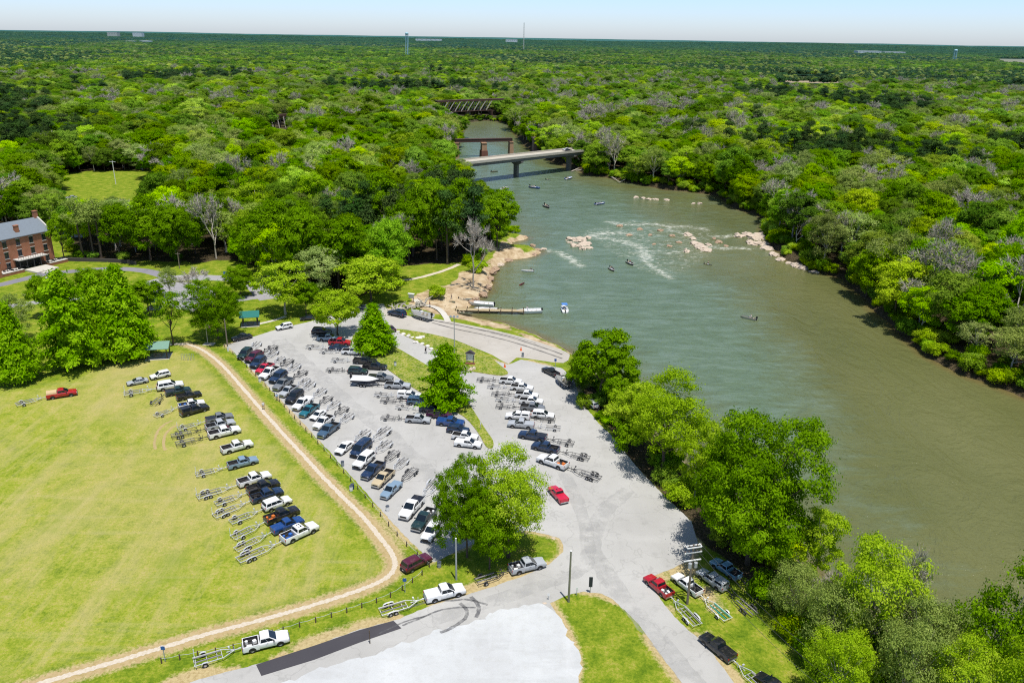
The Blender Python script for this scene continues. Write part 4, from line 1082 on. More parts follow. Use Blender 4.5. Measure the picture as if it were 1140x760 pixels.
    for s in (-1, 1):
        m = MB(); m.box((fx + .03, s * fw * .78, fz - .17), (.16, .3, .16)); parts['headlight' + ('' if s < 0 else '_')] = m.mesh("headlight", HEADL)
        m = MB(); m.box((bx - .0, s * (.9 if K['bed'] else .8), .98 if kind != 'sedan' else .78), (.1, .15, .32 if kind != 'sedan' else .16)); parts['taillight' + ('' if s < 0 else '_')] = m.mesh("taillight", REDL)
    m = MB(); m.box((st[0][0] + .0, 0, zb + .1), (.2, st[0][1] * 1.95, .2), top=.96); parts['front_bumper'] = m.mesh("front_bumper", CHROME if kind == 'pickup' else BLACK)
    m = MB(); m.box((bx - .03, 0, zb + .12), (.18, st[-1][1] * 1.85 if not K['bed'] else 1.85, .2), top=.96); m.box((bx - .125, 0, zb + .13), (.01, .32, .14), mi=1)
    parts['rear_bumper'] = m.mesh("rear_bumper", [CHROME if kind == 'pickup' else BLACK, CARGO_W])
    K['wheel'] = wheel_mesh(wr, .26)
    if K['bed']:
        m = MB(); m.box((-1.88, 0, .605), (1.93, 1.78, .01)); 
        for s in (-1, 1): m.box((-1.88, s * .892, .9), (1.93, .008, .6))
        m.box((-2.804, 0, .9), (.008, 1.75, .6)); m.box((-.874, 0, .9), (.008, 1.75, .6))
        for s in (-1, 1): m.box((-1.9, s * .78, .72), (.9, .2, .22))
        parts['bed_liner'] = m.mesh("bed_liner", plain("bed_liner", (.035, .034, .035), .85))
    return parts
VP = {k: vehicle_meshes(k) for k in KINDV}
m = MB(); m.box((-1.88, 0, 1.235), (2.02, 1.9, .05), top=.97); TONNEAU = m.mesh("bed_cover", PAINT)
m = MB(); m.box((-1.86, 0, 1.53), (2.06, 1.86, .62), top=.86, topx=.95); 
for s in (-1, 1): m.add([(-2.6, s * .905, 1.35), (-1.1, s * .905, 1.35), (-1.15, s * .85, 1.72), (-2.55, s * .85, 1.72)], [(0, 1, 2, 3)], 1)
m.add([(-2.885, -.7, 1.36), (-2.885, .7, 1.36), (-2.85, .62, 1.72), (-2.85, -.62, 1.72)], [(0, 1, 2, 3)], 1)
CAMPER = m.mesh("camper_shell", [PAINT, GLASS])
m = MB(); m.box((-.05, 0, 1.885), (.5, .9, .02)); SUNROOF = m.mesh("sunroof", GLASS)
m = MB(); m.box((-1.86, 0, 1.40), (2.04, 1.86, .36), top=.9, topx=.97); TANCOVER = m.mesh('bed_cover', plain('tan_canvas', (.55, .40, .22), .9))
def cargo_mesh(mat):
    m = MB(); m.box((-1.4, .3, .8), (.5, .5, .4), .3, .9); m.box((-2.1, -.35, .75), (.7, .4, .3), -.2, .9); m.cyl((-2.4, .45, .82), .2, .42, 10); return m
CARGO = {}
def load(kind, matn, rootv):
    """things carried in an open bed"""
    mt = {'orange': CARGO_O, 'white': CARGO_W, 'blue': CARGO_B, 'dark': BLACK}[matn]
    if matn not in CARGO: CARGO[matn] = cargo_mesh(mt).mesh("bed_cargo", mt)
    return CARGO[matn]

def heading(rear, front, z=.8):
    a, b = G(*rear, z), G(*front, z); d = b - a
    return (a + b) / 2, math.atan2(d.y, d.x), d.length

VEH_GROUP = {'field': "vehicles parked in a row on the grass field", 'verge': "vehicles nosed to the verge along the lot", 'isle': "vehicles nosed to the grass island", 'lane': "vehicles parked down the middle of the lane", 'road': "vehicles parked on the roadside grass", 'bank': "vehicles parked on the grass by the utility pole", 'park': "vehicles about the park"}
n_veh = 0
def vehicle(kind, color, rear, front, ref, row, cover=None, cargo=None, near=False, sun=False, minor=False):
    c, rz, ln = heading(rear, front)
    K = KINDV[kind]; s = min(1.0 if row == 'verge' else 1.08, max(.82, ln / K['L'] * (.95 if row == 'verge' else 1)))
    e = empty({'pickup': 'pickup_truck', 'suv': 'parked_suv', 'sedan': 'parked_car', 'van': 'parked_van'}[kind], (c.x, c.y, .028 if row in ('verge', 'isle', 'lane', 'park') else .0), rz, s)
    tag(e, ref, {'pickup': 'pickup truck', 'suv': 'suv', 'sedan': 'car', 'van': 'van'}[kind], VEH_GROUP[row])
    for nm, me in VP[kind].items():
        nm = nm.rstrip('_')
        if nm == 'bed_liner' and cover in ('tonneau', 'shell', 'tan'): continue
        if minor and nm in ('headlight', 'front_bumper', 'rear_bumper'): continue
        o = link(nm, me, e); o.color = (*COLOR[color], 1)
    for s_ in (-1, 1):
        for x in (-K['ax'], K['ax']):
            wm_, rm_ = K['wheel']; wo = link("wheel", wm_, e, (x, s_ * (K['st'][2][1] - .13), K['wr']))
            link("rim", rm_, wo)
    if cover in ('tonneau', 'black', 'tan', 'same'):
        o = link("bed_cover", TANCOVER if cover == 'tan' else TONNEAU, e); o.color = (*{'tonneau': (.015, .015, .017), 'black': (.015, .015, .017), 'tan': (.5, .36, .2), 'same': COLOR[color]}[cover], 1)
        if cover == 'tan': o['label'] = "tan bed cover"
    if cover == 'shell': o = link("camper_shell", CAMPER, e); o.color = (*COLOR[color], 1)
    if cargo: link("bed_cargo", load(kind, cargo, e), e)
    if sun: link("sunroof", SUNROOF, e)
    return e, c, rz, s

# ---------------------------------------------------------------- boat trailers
def trailer_meshes(L, tandem, frame, bunk, guides):
    P_ = {}; h = L / 2; y = .82; z = .52
    m = MB()
    for s in (-1, 1): m.tube([(-h, s * y, z), (.12 * L, s * y, z), (.36 * L, s * .06, z)], .06, 4)
    m.tube([(.2 * L, 0, z), (h, 0, z)], .065, 4)
    for x in (-h + .1, -.22 * L, .0, .1 * L): m.tube([(x, -y, z - .03), (x, y, z - .03)], .045, 4)
    m.box((h - .08, 0, z + .03), (.3, .16, .14)); m.tube([(h - .75, .14, .06), (h - .75, .14, 1.0)], .04, 5)
    P_['frame'] = m.mesh("frame", frame)
    for s in (-1, 1):
        m = MB(); m.box((-.2 * L, s * .42, z + .2), (.58 * L, .14, .1))
        for x in (-.42 * L, -.18 * L, .04 * L): m.tube([(x, s * .42, z), (x, s * .42, z + .16)], .035, 4)
        P_['bunk' + ('' if s < 0 else '_')] = m.mesh("bunk", bunk)
        m = MB(); xs = (-.55 * h,) if not tandem else (-.62 * h, -.62 * h + .78)
        x0 = sum(xs) / len(xs); hw = .45 if not tandem else .84
        pts = [(x0 - hw, .42), (x0 - hw * .85, .68), (x0 - hw * .4, .79), (x0 + hw * .4, .79), (x0 + hw * .85, .68), (x0 + hw, .42)]
        v = [(a, s * (y + .1), b) for a, b in pts] + [(a, s * (y + .36), b) for a, b in pts]
        m.add(v, [(i, i + 1, i + 7, i + 6) for i in range(5)]); P_['fender' + ('' if s < 0 else '_')] = m.mesh("fender", frame)
    m = MB(); m.tube([(.30 * L, 0, z), (.27 * L, 0, z + .75)], .06, 4); m.box((.26 * L, 0, z + .72), (.2, .3, .16)); P_['winch_post'] = m.mesh("winch_post", frame)
    if guides:
        for s in (-1, 1):
            m = MB(); m.tube([(-h + .25, s * y, z), (-h + .25, s * 1.05, z), (-h + .25, s * 1.05, z + 1.15)], .05, 6); P_['guide_post' + ('' if s < 0 else '_')] = m.mesh("guide_post", CARGO_W)
    P_['wheels'] = [(x, s * (y + .22), .33) for s in (-1, 1) for x in xs]
    return P_
TW = wheel_mesh(.33, .2)
TR = {}
def trailer(style, center, rz, s, label, group="empty boat trailers behind the parked vehicles", z=0.02):
    if style not in TR:
        TR[style] = {'single': lambda: trailer_meshes(5.6, False, GALV, CARPET, False), 'guides': lambda: trailer_meshes(5.8, False, GALV, CARPET, True), 'tandem': lambda: trailer_meshes(6.8, True, GALV, CARPET, False),
            'tandem_guides': lambda: trailer_meshes(6.8, True, GALV, CARPET, True), 'black': lambda: trailer_meshes(5.6, False, TRBLK, CARPET, False), 'black_tandem': lambda: trailer_meshes(6.4, True, TRBLK, CARPET, False),
            'white': lambda: trailer_meshes(6.4, True, TRWHT, CARPET, False), 'teal': lambda: trailer_meshes(6.2, False, TRWHT, GREENB, False)}[style]()
    e = empty("boat_trailer", (center[0], center[1], z), rz, s); tag(e, label, "boat trailer", group)
    for nm, me in TR[style].items():
        if nm == 'wheels':
            for p in me: w_ = link("wheel", TW[0], e, p); link("rim", TW[1], w_)
        else: link(nm.rstrip('_'), me, e)
    return e
TLEN = {'single': 5.6, 'guides': 5.8, 'tandem': 6.8, 'tandem_guides': 6.8, 'black': 5.6, 'black_tandem': 6.4, 'white': 6.4, 'teal': 6.2}
TWORD = {'single': "galvanised boat trailer", 'guides': "boat trailer with guide posts", 'tandem': "twin-axle boat trailer", 'tandem_guides': "twin-axle guide-post trailer", 'black': "black boat trailer", 'black_tandem': "black twin-axle trailer", 'white': "long white twin-axle trailer", 'teal': "white trailer with teal bunks"}

def rig(kind, color, rear, front, ref, row, tr=None, bend=None, far=None, **kw):
    e, c, rz, s = vehicle(kind, color, rear, front, ref, row, **kw)
    if tr:
        Lv = KINDV[kind]['L'] * s; st = min(1.05, max(.85, s)); hx, hy = c.x - math.cos(rz) * (Lv / 2 + .28), c.y - math.sin(rz) * (Lv / 2 + .28)
        if far: g = G(*far, .5); a = math.atan2(hy - g.y, hx - g.x)
        else: a = rz + R(rng.uniform(-4, 4) if bend is None else bend)
        Lt = TLEN[tr] * st
        trailer(tr, (hx - math.cos(a) * Lt / 2, hy - math.sin(a) * Lt / 2), a, st, f"{TWORD[tr]} behind {'the ' if len(ref.split()) < 11 else ''}{ref}", z=.02 if row not in ('field', 'road', 'bank') else 0)
    return e

def ctr(x, y, dx, dy): return (x - dx / 2, y - dy / 2), (x + dx / 2, y + dy / 2)

# --- on the grass field
F = 'field'
rig('pickup', 'red', (51.6, 440), (85.4, 434.8), "red pickup with tan cover alone on grass", F, 'single', far=(18, 450), cover='tan')
rig('sedan', 'silver', (164.5, 421), (141, 425.5), "silver sedan at the head of the field row", F)
rig('suv', 'white', (189, 414), (167, 419), "silvery SUV parked beside the silver sedan on the field", F)
rig('suv', 'white', (174.5, 431), (204, 426), "long white SUV next to the field's dark truck", F, 'guides', far=(146, 437))
rig('pickup', 'green', (184, 437), (212, 431.5), "dark green pickup between white SUV and black pickup on grass", F, 'black', far=(171, 449), cover='black')
rig('pickup', 'black', (196.5, 442), (223.5, 436), "black pickup ahead of the white truck with blue bed", F)
rig('pickup', 'white', (198.5, 451.5), (227.5, 446), "white pickup with blue tarp aboard", F, 'single', far=(174, 462), cargo='blue')
rig('pickup', 'black', (201, 459.5), (231.5, 451), "black pickup with camper shell on the grass", F, cover='shell')
rig('pickup', 'grey', (229, 467), (259, 461), "charcoal pickup half hidden by two pale field trucks", F, 'guides', far=(198, 477), cover='black')
rig('pickup', 'silver', (229, 475.5), (261, 468), "silver pickup with dark-loaded bed on the field", F, 'black_tandem', far=(192, 485), cargo='dark')
rig('pickup', 'white', (232, 484), (267, 476), "white pickup with ladder-dark bed below the silver one", F, 'black', far=(196, 494))
rig('pickup', 'white', (246.5, 500.5), (280.5, 491.5), "lone white pickup on the grass without a trailer", F)
rig('pickup', 'bluegrey', (253.5, 517.5), (286.5, 509.5), "silver-blue pickup by itself in the field row", F, 'guides', far=(219, 527.5))
rig('pickup', 'white', (265, 537.5), (300.5, 526.5), "white pickup just above a pair of black trucks", F, 'tandem_guides', far=(228, 550))
rig('pickup', 'black', (275.5, 546), (310, 535), "upper of two black pickups side by side on grass", F, 'single', far=(243, 559))
rig('pickup', 'navy', (279.5, 555), (314, 544), "lower black-navy pickup beside the white wagon", F, 'tandem_guides', far=(238, 574), cargo='dark')
rig('suv', 'white', (293, 564.5), (323, 553.5), "white wagon between dark pickups on the field", F, 'single', far=(268, 576), )
rig('pickup', 'black', (295.5, 578.5), (331.5, 565), "black pickup with orange gear in its bed", F, 'guides', far=(261, 597), cargo='orange')
rig('pickup', 'blue', (303, 589.5), (336.5, 576), "deep blue pickup next to the last white truck", F, 'tandem', far=(271, 607), cover='same')
rig('pickup', 'white', (314.5, 600), (352, 583), "white pickup with sunroof at the foot of the field row", F, 'tandem', far=(270, 621), cargo='blue', sun=True)
# --- beside the road
rig('pickup', 'white', (270, 718), (321, 706), "white pickup with open bed beside fresh tar patch", 'road', 'guides', far=(204, 740), cargo='white')
rig('pickup', 'white', (473.5, 663.5), (516.5, 653), "plain white pickup below the corner island trees", 'road', 'white', far=(408, 685), cover='same')
rig('pickup', 'silver', (568, 632.5), (606, 623.5), "silver pickup with loaded bed on the corner island", 'road', 'black', far=(530, 647), cargo='white')
rig('suv', 'maroon', (449, 632), (478, 617.5), "maroon SUV alone on the verge at the lot's foot", 'road')
# --- grass by the utility pole
Bk = 'bank'
rig('pickup', 'red', (746, 661), (720.5, 640), "dark red pickup at the lane edge by the utility pole", Bk, 'tandem', far=(782, 700), cargo='white')
rig('pickup', 'white', (779, 659), (751, 638.5), "white pickup standing right behind the utility pole", Bk, 'teal', far=(818, 695), cargo='dark')
rig('pickup', 'silver', (807.5, 653), (779, 634), "silver pickup with white camper shell under the great tree", Bk, 'black_tandem', far=(848, 690), cover='shell')
rig('pickup', 'skyblue', (823, 641), (794, 622), "pale blue pickup deepest under the great tree", Bk, 'black', far=(858, 668))
rig('pickup', 'black', (816, 731.5), (782.5, 705), "black pickup with covered bed by the lane's edge", Bk, 'tandem', far=(850, 764), cover='black')
rig('sedan', 'black', (868, 765), (850, 752), "black car cut by the picture's bottom edge", Bk)
# --- the long row nosed to the verge (noses down-left)
V = 'verge'
rig('sedan', 'black', (280.5, 372), (257.5, 377), "black sedan at the lot corner by the flagpole", V)
rig('suv', 'green', (278, 389), (267, 398), "dark green SUV at the top of the verge row", V, 'single')
rig('suv', 'maroon', (290.5, 392.5), (274.5, 401.5), "maroon SUV second in the verge row", V, 'black')
rig('suv', 'navy', (294, 398), (280.5, 408), "navy SUV between maroon SUV and bright red pickup", V, 'single')
rig('pickup', 'crimson', (302.5, 404.5), (286.5, 414), "bright red pickup in the verge row", V, 'single')
rig('pickup', 'white', (309.5, 408.5), (290.5, 420.5), "white pickup directly below the bright red one", V, 'black')
rig('suv', 'navy', (318, 413.5), (301, 425), "big navy SUV below the red and white pickups", V, 'single')
rig('pickup', 'grey', (323.5, 421), (306, 432.5), "grey pickup beside the light-blue clad walker", V, 'black', cover='black')
rig('pickup', 'silver', (328.5, 429), (313, 439.5), "silver pickup between grey pickup and black SUV", V, 'single')
rig('suv', 'black', (335, 435.5), (320.5, 447), "black SUV just above the long white pickup", V, 'single')
rig('pickup', 'white', (345.5, 442), (328, 454.5), "white pickup just above the teal one", V, 'single', cover='same')
rig('pickup', 'teal', (352.5, 450), (335.5, 462), "teal pickup in the verge row", V, 'black', cargo='dark')
rig('sedan', 'white', (361, 455.5), (347, 465), "white sedan just below the teal pickup", V, 'single')
rig('pickup', 'white', (369, 462.5), (351, 475.5), "white pickup above the dark teal truck at the gap", V, 'black')
rig('pickup', 'slate', (375, 471), (356, 485), "dark teal pickup at the gap in the verge row", V, 'single')
rig('sedan', 'white', (391.5, 490.5), (375.5, 503), "white sedan just below the gap in the verge row", V, 'single')
rig('van', 'navy', (411, 491), (392.5, 507), "long navy van below the gap in the verge row", V, 'tandem')
rig('suv', 'white', (415, 503.5), (395, 520), "white SUV between the navy van and navy pickup", V, 'single')
rig('pickup', 'navy', (425, 514.5), (405, 531), "navy pickup above the tan truck", V, 'black')
rig('pickup', 'beige', (435.5, 523), (417, 540), "tan pickup in the verge row", V, 'single')
rig('pickup', 'bluegrey', (444, 536), (426.5, 552.5), "pale blue pickup with covered bed below the tan one", V, 'black_tandem', cover='same')
rig('pickup', 'white', (468, 553), (448, 576), "white pickup with dark bed near the lot's foot", V, 'tandem', cover='black')
rig('pickup', 'green', (481.5, 566.5), (462, 588.5), "dark green pickup with loaded bed near the lot's foot", V, 'black', cargo='white')
rig('suv', 'white', (488, 581), (473, 600.5), "white SUV half hidden under the corner island tree", V)
# --- nosed to the grass island (noses right)
I = 'isle'
rig('suv', 'black', *ctr(358, 368.4, 21, .6), "black SUV in the shade of the rounded olive tree", I)
rig('pickup', 'bluegrey', *ctr(366, 375.5, 24, .6), "grey-blue pickup behind the bright red one", I)
rig('pickup', 'red', *ctr(378.7, 380.3, 24.5, 1), "bright red pickup at the head of the island row", I)
rig('sedan', 'navy', *ctr(377, 386, 21, 1), "navy sedan beside the island row's red pickup", I, 'single')
rig('pickup', 'white', *ctr(393.7, 390.6, 25, 1.2), "white pickup in front of the neat conifer", I, 'single')
rig('pickup', 'black', *ctr(406.3, 400.8, 25, 1.2), "upper of two black pickups in the island row", I, 'single')
rig('pickup', 'black', *ctr(417.4, 407, 25.5, 1.4), "lower of two black pickups in the island row", I)
rig('suv', 'green', *ctr(398.4, 412, 21, 1.4), "blackish SUV standing back from the island", I, 'black')
rig('pickup', 'grey', *ctr(423.7, 419.8, 27, 1.6), "charcoal pickup hitched to the covered boat", I, cover='black')
rig('pickup', 'silver', *ctr(442.7, 428, 27.5, 1.6), "silver-white pickup below the covered boat", I, 'black_tandem')
rig('pickup', 'white', *ctr(456, 439.5, 26, 1.8), "white pickup with camper shell in the island row", I, 'single', cover='shell')
rig('suv', 'slate', *ctr(466, 446, 25, 2), "slate blue SUV under the ragged conifer", I, 'black')
rig('pickup', 'navy', *ctr(480.4, 454, 25, 2), "navy pickup under the ragged conifer", I, 'single', cover='black')
rig('pickup', 'purple', *ctr(489, 460.3, 27, 2.2), "dark wine pickup with red tail by the ragged conifer", I)
rig('pickup', 'silver', *ctr(465.5, 465.6, 27, 2), "silver pickup standing back on its own by the island", I, 'black')
rig('pickup', 'blue', *ctr(501.7, 469, 30, 2.6), "strong blue pickup in the island row", I, cover='same')
rig('suv', 'navy', *ctr(510, 477, 24, 2.6), "navy SUV below the strong blue pickup", I)
rig('pickup', 'white', *ctr(517.7, 484.5, 28, 3), "white pickup second from the island row's foot", I)
rig('pickup', 'white', *ctr(521.2, 492.5, 29, 3.4), "white pickup last at the island row's foot", I, cover='same')
# --- down the middle of the lane
Ln = 'lane'
rig('pickup', 'white', *ctr(568.5, 423, 21.5, 1.8), "topmost white pickup in the lane row by the cone", Ln, 'black')
rig('pickup', 'white', *ctr(581, 430.2, 23, 2), "second white pickup down the lane row", Ln, 'single')
rig('pickup', 'white', *ctr(586.5, 438.5, 23, 2), "third white pickup down the lane row", Ln, 'black')
rig('pickup', 'white', *ctr(591.5, 445.2, 25, 2), "fourth white pickup just above the grey lane truck", Ln, 'single')
rig('pickup', 'grey', *ctr(593, 452.6, 27, 2), "grey pickup among the white lane trucks", Ln, 'black')
rig('suv', 'white', *ctr(604.5, 461, 25, 2.2), "white SUV nosed out ahead of the lane row", Ln)
rig('pickup', 'white', *ctr(576.5, 462, -27, -2), "white pickup with camper shell facing the island in lane", Ln, 'black', cover='shell')
rig('pickup', 'silver', *ctr(580, 471.2, -29, -2.4), "silvery pickup above the two navy lane trucks", Ln, 'single', cover='same')
rig('pickup', 'navy', *ctr(593, 484, -30, -5), "upper navy pickup in the lane", Ln, 'black', cover='black')
rig('pickup', 'navy', *ctr(607.3, 497, -29, -6.5), "lower navy pickup in the lane", Ln, 'black_tandem', cargo='dark')
rig('pickup', 'white', *ctr(615.3, 513, -31, -10.5), "white pickup with orange gear above the lone red truck", Ln, 'black_tandem', cargo='orange')
rig('pickup', 'crimson', (628, 556), (614.5, 541.5), "lone crimson pickup with covered bed driving the open lane", Ln, cover='same', sun=True)
rig('pickup', 'black', (620.5, 416.5), (605.5, 409), "black pickup with a small boat in tow by the ramp", Ln)
rig('suv', 'silver', (664.5, 452), (651.5, 443.5), "silver SUV at the lane edge under the bank trees", Ln, 'black', far=(680, 476))
# --- about the park
Pk = 'park'
rig('suv', 'white', (325, 361), (307.5, 364.5), "white SUV crossing the head of the lot", Pk)
rig('sedan', 'black', (352, 352), (334, 353.5), "black car in deep shade at the lot's far edge", Pk)
rig('sedan', 'grey', (411, 342), (397, 339.5), "grey car under the bright domed tree", Pk)
rig('suv', 'navy', (450.5, 350.5), (433.5, 346.5), "dark SUV towing a white boat along the ramp road", Pk)
rig('sedan', 'purple', (438.5, 367), (428, 362), "dark purple car peeping out behind the neat conifer", Pk)
rig('sedan', 'black', (180, 330), (170, 324), "dark car on the park parking by the road bend", Pk)
rig('suv', 'blue', (306, 310), (290, 305), "blue SUV in shade under the massive lawn trees", Pk)
rig('suv', 'black', (300, 314), (284, 308.5), "black SUV beside the shaded blue one", Pk)
rig('van', 'white', (70, 307), (51, 310), "white van before the brick mill's entrance", Pk)
rig('sedan', 'silver', (86, 219), (72, 220), "pale car at the edge of the far meadow", Pk)
rig('suv', 'silver', (218, 345), (204, 341), "silver SUV on the park parking behind the round dark tree", Pk)
# ================================================================ BOATS
WHITE_GEL = plain("white_gelcoat", (.74, .74, .72), .3); DARK_GEL = plain("dark_gelcoat", (.03, .035, .05), .3); OLIVE = plain("olive_hull_paint", (.12, .13, .085), .6)
ALUM = plain("bare_aluminium", (.42, .43, .44), .4, .5); BLUE_GEL = plain("blue_gelcoat", (.03, .11, .33), .3); DECKC = plain("grey_deck_carpet", (.25, .25, .24), .9); TANSEAT = plain("tan_vinyl", (.5, .42, .3), .6)
RED_GEL = plain("red_plastic", (.4, .05, .03), .4); CANV = plain("blue_canvas", (.07, .2, .5), .8); COVER = plain("grey_boat_cover", (.6, .6, .6), .9)

def hull_mesh(L, Wd, H, mats, flat=False, floor=.35):
    n = 13; rings = []
    for i in range(n):
        u = i / (n - 1); x = -L / 2 + L * u
        k = 1 - max(0, (u - .45) / .55) ** (2.2 if not flat else 4) * (1 if not flat else .45)
        wd = max(.03, Wd / 2 * k * (1 - .06 * (1 - u))); gz = H * (1 + .22 * max(0, u - .5)); kz = .0 + (H * .75 * max(0, (u - .72) / .28) ** 2 if not flat else H * .7 * max(0, (u - .75) / .25) ** 1.6)
        fz = max(kz + .06, H * floor if u < .62 else H * .82)
        ch = kz + (.28 if not flat else .05) * H * k
        rings.append([(x, 0, kz), (x, wd * .82, ch), (x, wd, gz), (x, wd * .88, gz + .01), (x, wd * .84, fz), (x, 0, fz), (x, -wd * .84, fz), (x, -wd * .88, gz + .01), (x, -wd, gz), (x, -wd * .82, ch)])
    b = MB(); b.loft(rings, 0)
    me = b.mesh("hull", mats, smooth=False)
    if len(mats) > 1:
        for p in me.polygons:
            c = p.center
            if p.normal.z > .5 and c.z > 0.1: p.material_index = 1
            elif len(mats) > 2 and abs(p.normal.y) > .5 and c.z > H * .45: p.material_index = 2
    return me
def motor_mesh():
    b = MB(); b.box((0, 0, .95), (.42, .36, .5), top=.8); b.box((-.02, 0, .5), (.2, .14, .6)); b.box((.08, 0, .12), (.34, .08, .3)); return b.mesh("outboard_motor", BLACK)
MOTOR = motor_mesh()
b = MB(); b.box((0, 0, .25), (.5, .5, .14)); b.box((-.24, 0, .5), (.1, .48, .5), top=.9); b.cyl((0, 0, .1), .07, .2, 8); SEAT = b.mesh("seat", TANSEAT)
b = MB(); b.box((0, 0, .35), (.55, .8, .7), top=.85); b.box((.2, 0, .82), (.05, .75, .3), mi=1); CONSOLE = b.mesh("console", [WHITE_GEL, GLASS])
HULLS = {'bass': lambda: hull_mesh(5.8, 2.3, .75, [WHITE_GEL, DECKC]), 'dark': lambda: hull_mesh(5.2, 2.0, .7, [DARK_GEL, DECKC]), 'jon': lambda: hull_mesh(4.6, 1.6, .55, [ALUM, OLIVE], True), 'olive': lambda: hull_mesh(4.6, 1.6, .55, [OLIVE, OLIVE], True),
         'blue': lambda: hull_mesh(5.6, 2.1, .75, [BLUE_GEL, WHITE_GEL]), 'white': lambda: hull_mesh(6.6, 2.4, .95, [WHITE_GEL, WHITE_GEL], floor=.62), 'kayak': lambda: hull_mesh(3.2, .8, .35, [RED_GEL, BLACK])}
HC = {}
def boat(kind, rear, front, label, z=WZ - .12, cat="boat", console=True, motor=True, seats=2, canopy=False, deckbits=True, group="boats out on the river", cover=None):
    a, c = G(*rear, max(z, WZ) + .3), G(*front, max(z, WZ) + .3); d = c - a; L0 = {'bass': 5.8, 'dark': 5.2, 'jon': 4.6, 'olive': 4.6, 'blue': 5.6, 'white': 6.6, 'kayak': 3.2}[kind]
    s = min(1.25, max(.62, d.length / L0)); m = (a + c) / 2
    e = empty("kayak" if kind == 'kayak' else "fishing_boat", (m.x, m.y, z), math.atan2(d.y, d.x), s); tag(e, label, cat, group)
    if kind not in HC: HC[kind] = HULLS[kind]()
    link("hull", HC[kind], e)
    if kind == 'kayak': return e
    if motor: link("outboard_motor", MOTOR, e, (-L0 / 2 - .1, 0, .1))
    if console: link("console", CONSOLE, e, (.2, -.3 if kind != 'white' else 0, .3))
    for k in range(seats): link("seat", SEAT, e, (-.6 - 1.0 * k if k else -.5, .1, .3))
    if canopy:
        b = MB(); b.box((0, 0, 2.3), (2.3, 1.9, .06)); b.build("canopy", CANV, e, (-.1, 0, 0)); q = MB()
        for x in (-.9, .9):
            for y in (-.75, .75): q.tube([(x, y, .7), (x * .9, y, 2.28)], .03, 5)
        q.build("canopy_frame", ALUM, e, (-.1, 0, 0))
    if cover:
        b = MB(); n = 11; rr_ = []
        for i in range(n):
            u = i / (n - 1); x = -L0 * .5 + L0 * .97 * u; k = 1 - max(0, (u - .5) / .5) ** 2.2; wd = max(.05, 1.17 * k); hz = .8 + .35 * math.sin(math.pi * min(1, u * 1.15)) * k
            rr_.append([(x, -wd, .72), (x, -wd * .5, hz * .95), (x, 0, hz), (x, wd * .5, hz * .95), (x, wd, .72)])
        b.loft(rr_, closed=False, caps=False); b.build("boat_cover", COVER, e)
    return e

B = boat
B('white', (603, 346.5), (575, 347.5), "long white boat moored at the end of the wooden dock", seats=2)
B('white', (550, 340), (522, 338), "white boat on the far side of the dock", console=False)
B('white', (554, 346), (528, 344.5), "white boat on the near side of the dock", console=False)
B('white', (629.5, 347.5), (627, 340.5), "white boat with blue canopy off the dock", canopy=True)
B('bass', (594, 301.5), (580, 301), "pale open boat with upright motor in the cove", console=False)
B('kayak', (579, 317), (584, 314), "tiny red-brown kayak in the cove", cat="kayak")
B('dark', (679, 297.5), (683.5, 301.5), "dark boat in midstream below the rapids, the one nearer the rock islet")
B('dark', (698.5, 291), (705, 295), "black boat in midstream just under the white water")
B('olive', (784.5, 293), (792, 294.5), "small dark boat below the paired bright rocks")
B('jon', (842, 355.5), (825, 351.5), "grey open boat alone toward the wooded bank", console=False)
B('blue', (663, 227.5), (673.5, 226), "white-topped boat in the open reach above the rapids")
B('dark', (605.5, 228), (612, 232), "dark skiff in the upper reach near the leafy point", console=False)
B('blue', (590, 208), (601.5, 210), "blue boat downstream of the road bridge")
B('jon', (607.5, 199.5), (612.5, 200.5), "faint little boat in midstream by the road bridge", console=False, seats=1)
B('blue', (630, 199.5), (637, 197.5), "blue boat beside the road bridge's bank pier", console=False)
B('bass', (558, 211.5), (566, 208), "white boat close to the leafy point by the bridge")
B('olive', (547, 191.5), (554, 190.5), "dark boat in the bridge's shade", console=False, seats=1)
B('jon', (511, 333), (525, 333.5), "dark-hulled boat drawn up on the sandy shore", z=-1.3, console=False, group="boats drawn up on the shore")
B('olive', (510, 348), (526, 349.5), "olive boat pulled up beside the dock's landward end", z=-1.5, console=False, group="boats drawn up on the shore")
B('olive', (497, 335), (506, 336), "brown boat beached highest on the sand", z=-1.0, console=False, motor=False, group="boats drawn up on the shore")
# boats on trailers
def carried(kind, rear, front, blabel, tlabel, zt=.02, **kw):
    c, rz, ln = heading(rear, front, .6); s = min(1.05, max(.75, ln / 6.8))
    trailer('tandem', (c.x, c.y), rz, s, tlabel, z=zt)
    e = B(kind, rear, front, blabel, z=.60, group="boats on trailers", **kw); e.location = (c.x - math.cos(rz) * .5, c.y - math.sin(rz) * .5, .02 + .74 * s)
carried('bass', (480, 355.5), (455, 348.5), "white boat in tow behind the dark SUV on the ramp road", "trailer under the white boat on the ramp road")
carried('dark', (394, 425), (425.5, 426.5), "dark-hulled boat under a pale cover in the island row", "trailer under the covered boat in the island row", cover=True, console=False, seats=0)
carried('dark', (632, 430), (618.5, 419), "small black and white boat behind the black ramp pickup", "trailer under the small boat by the ramp", console=True)

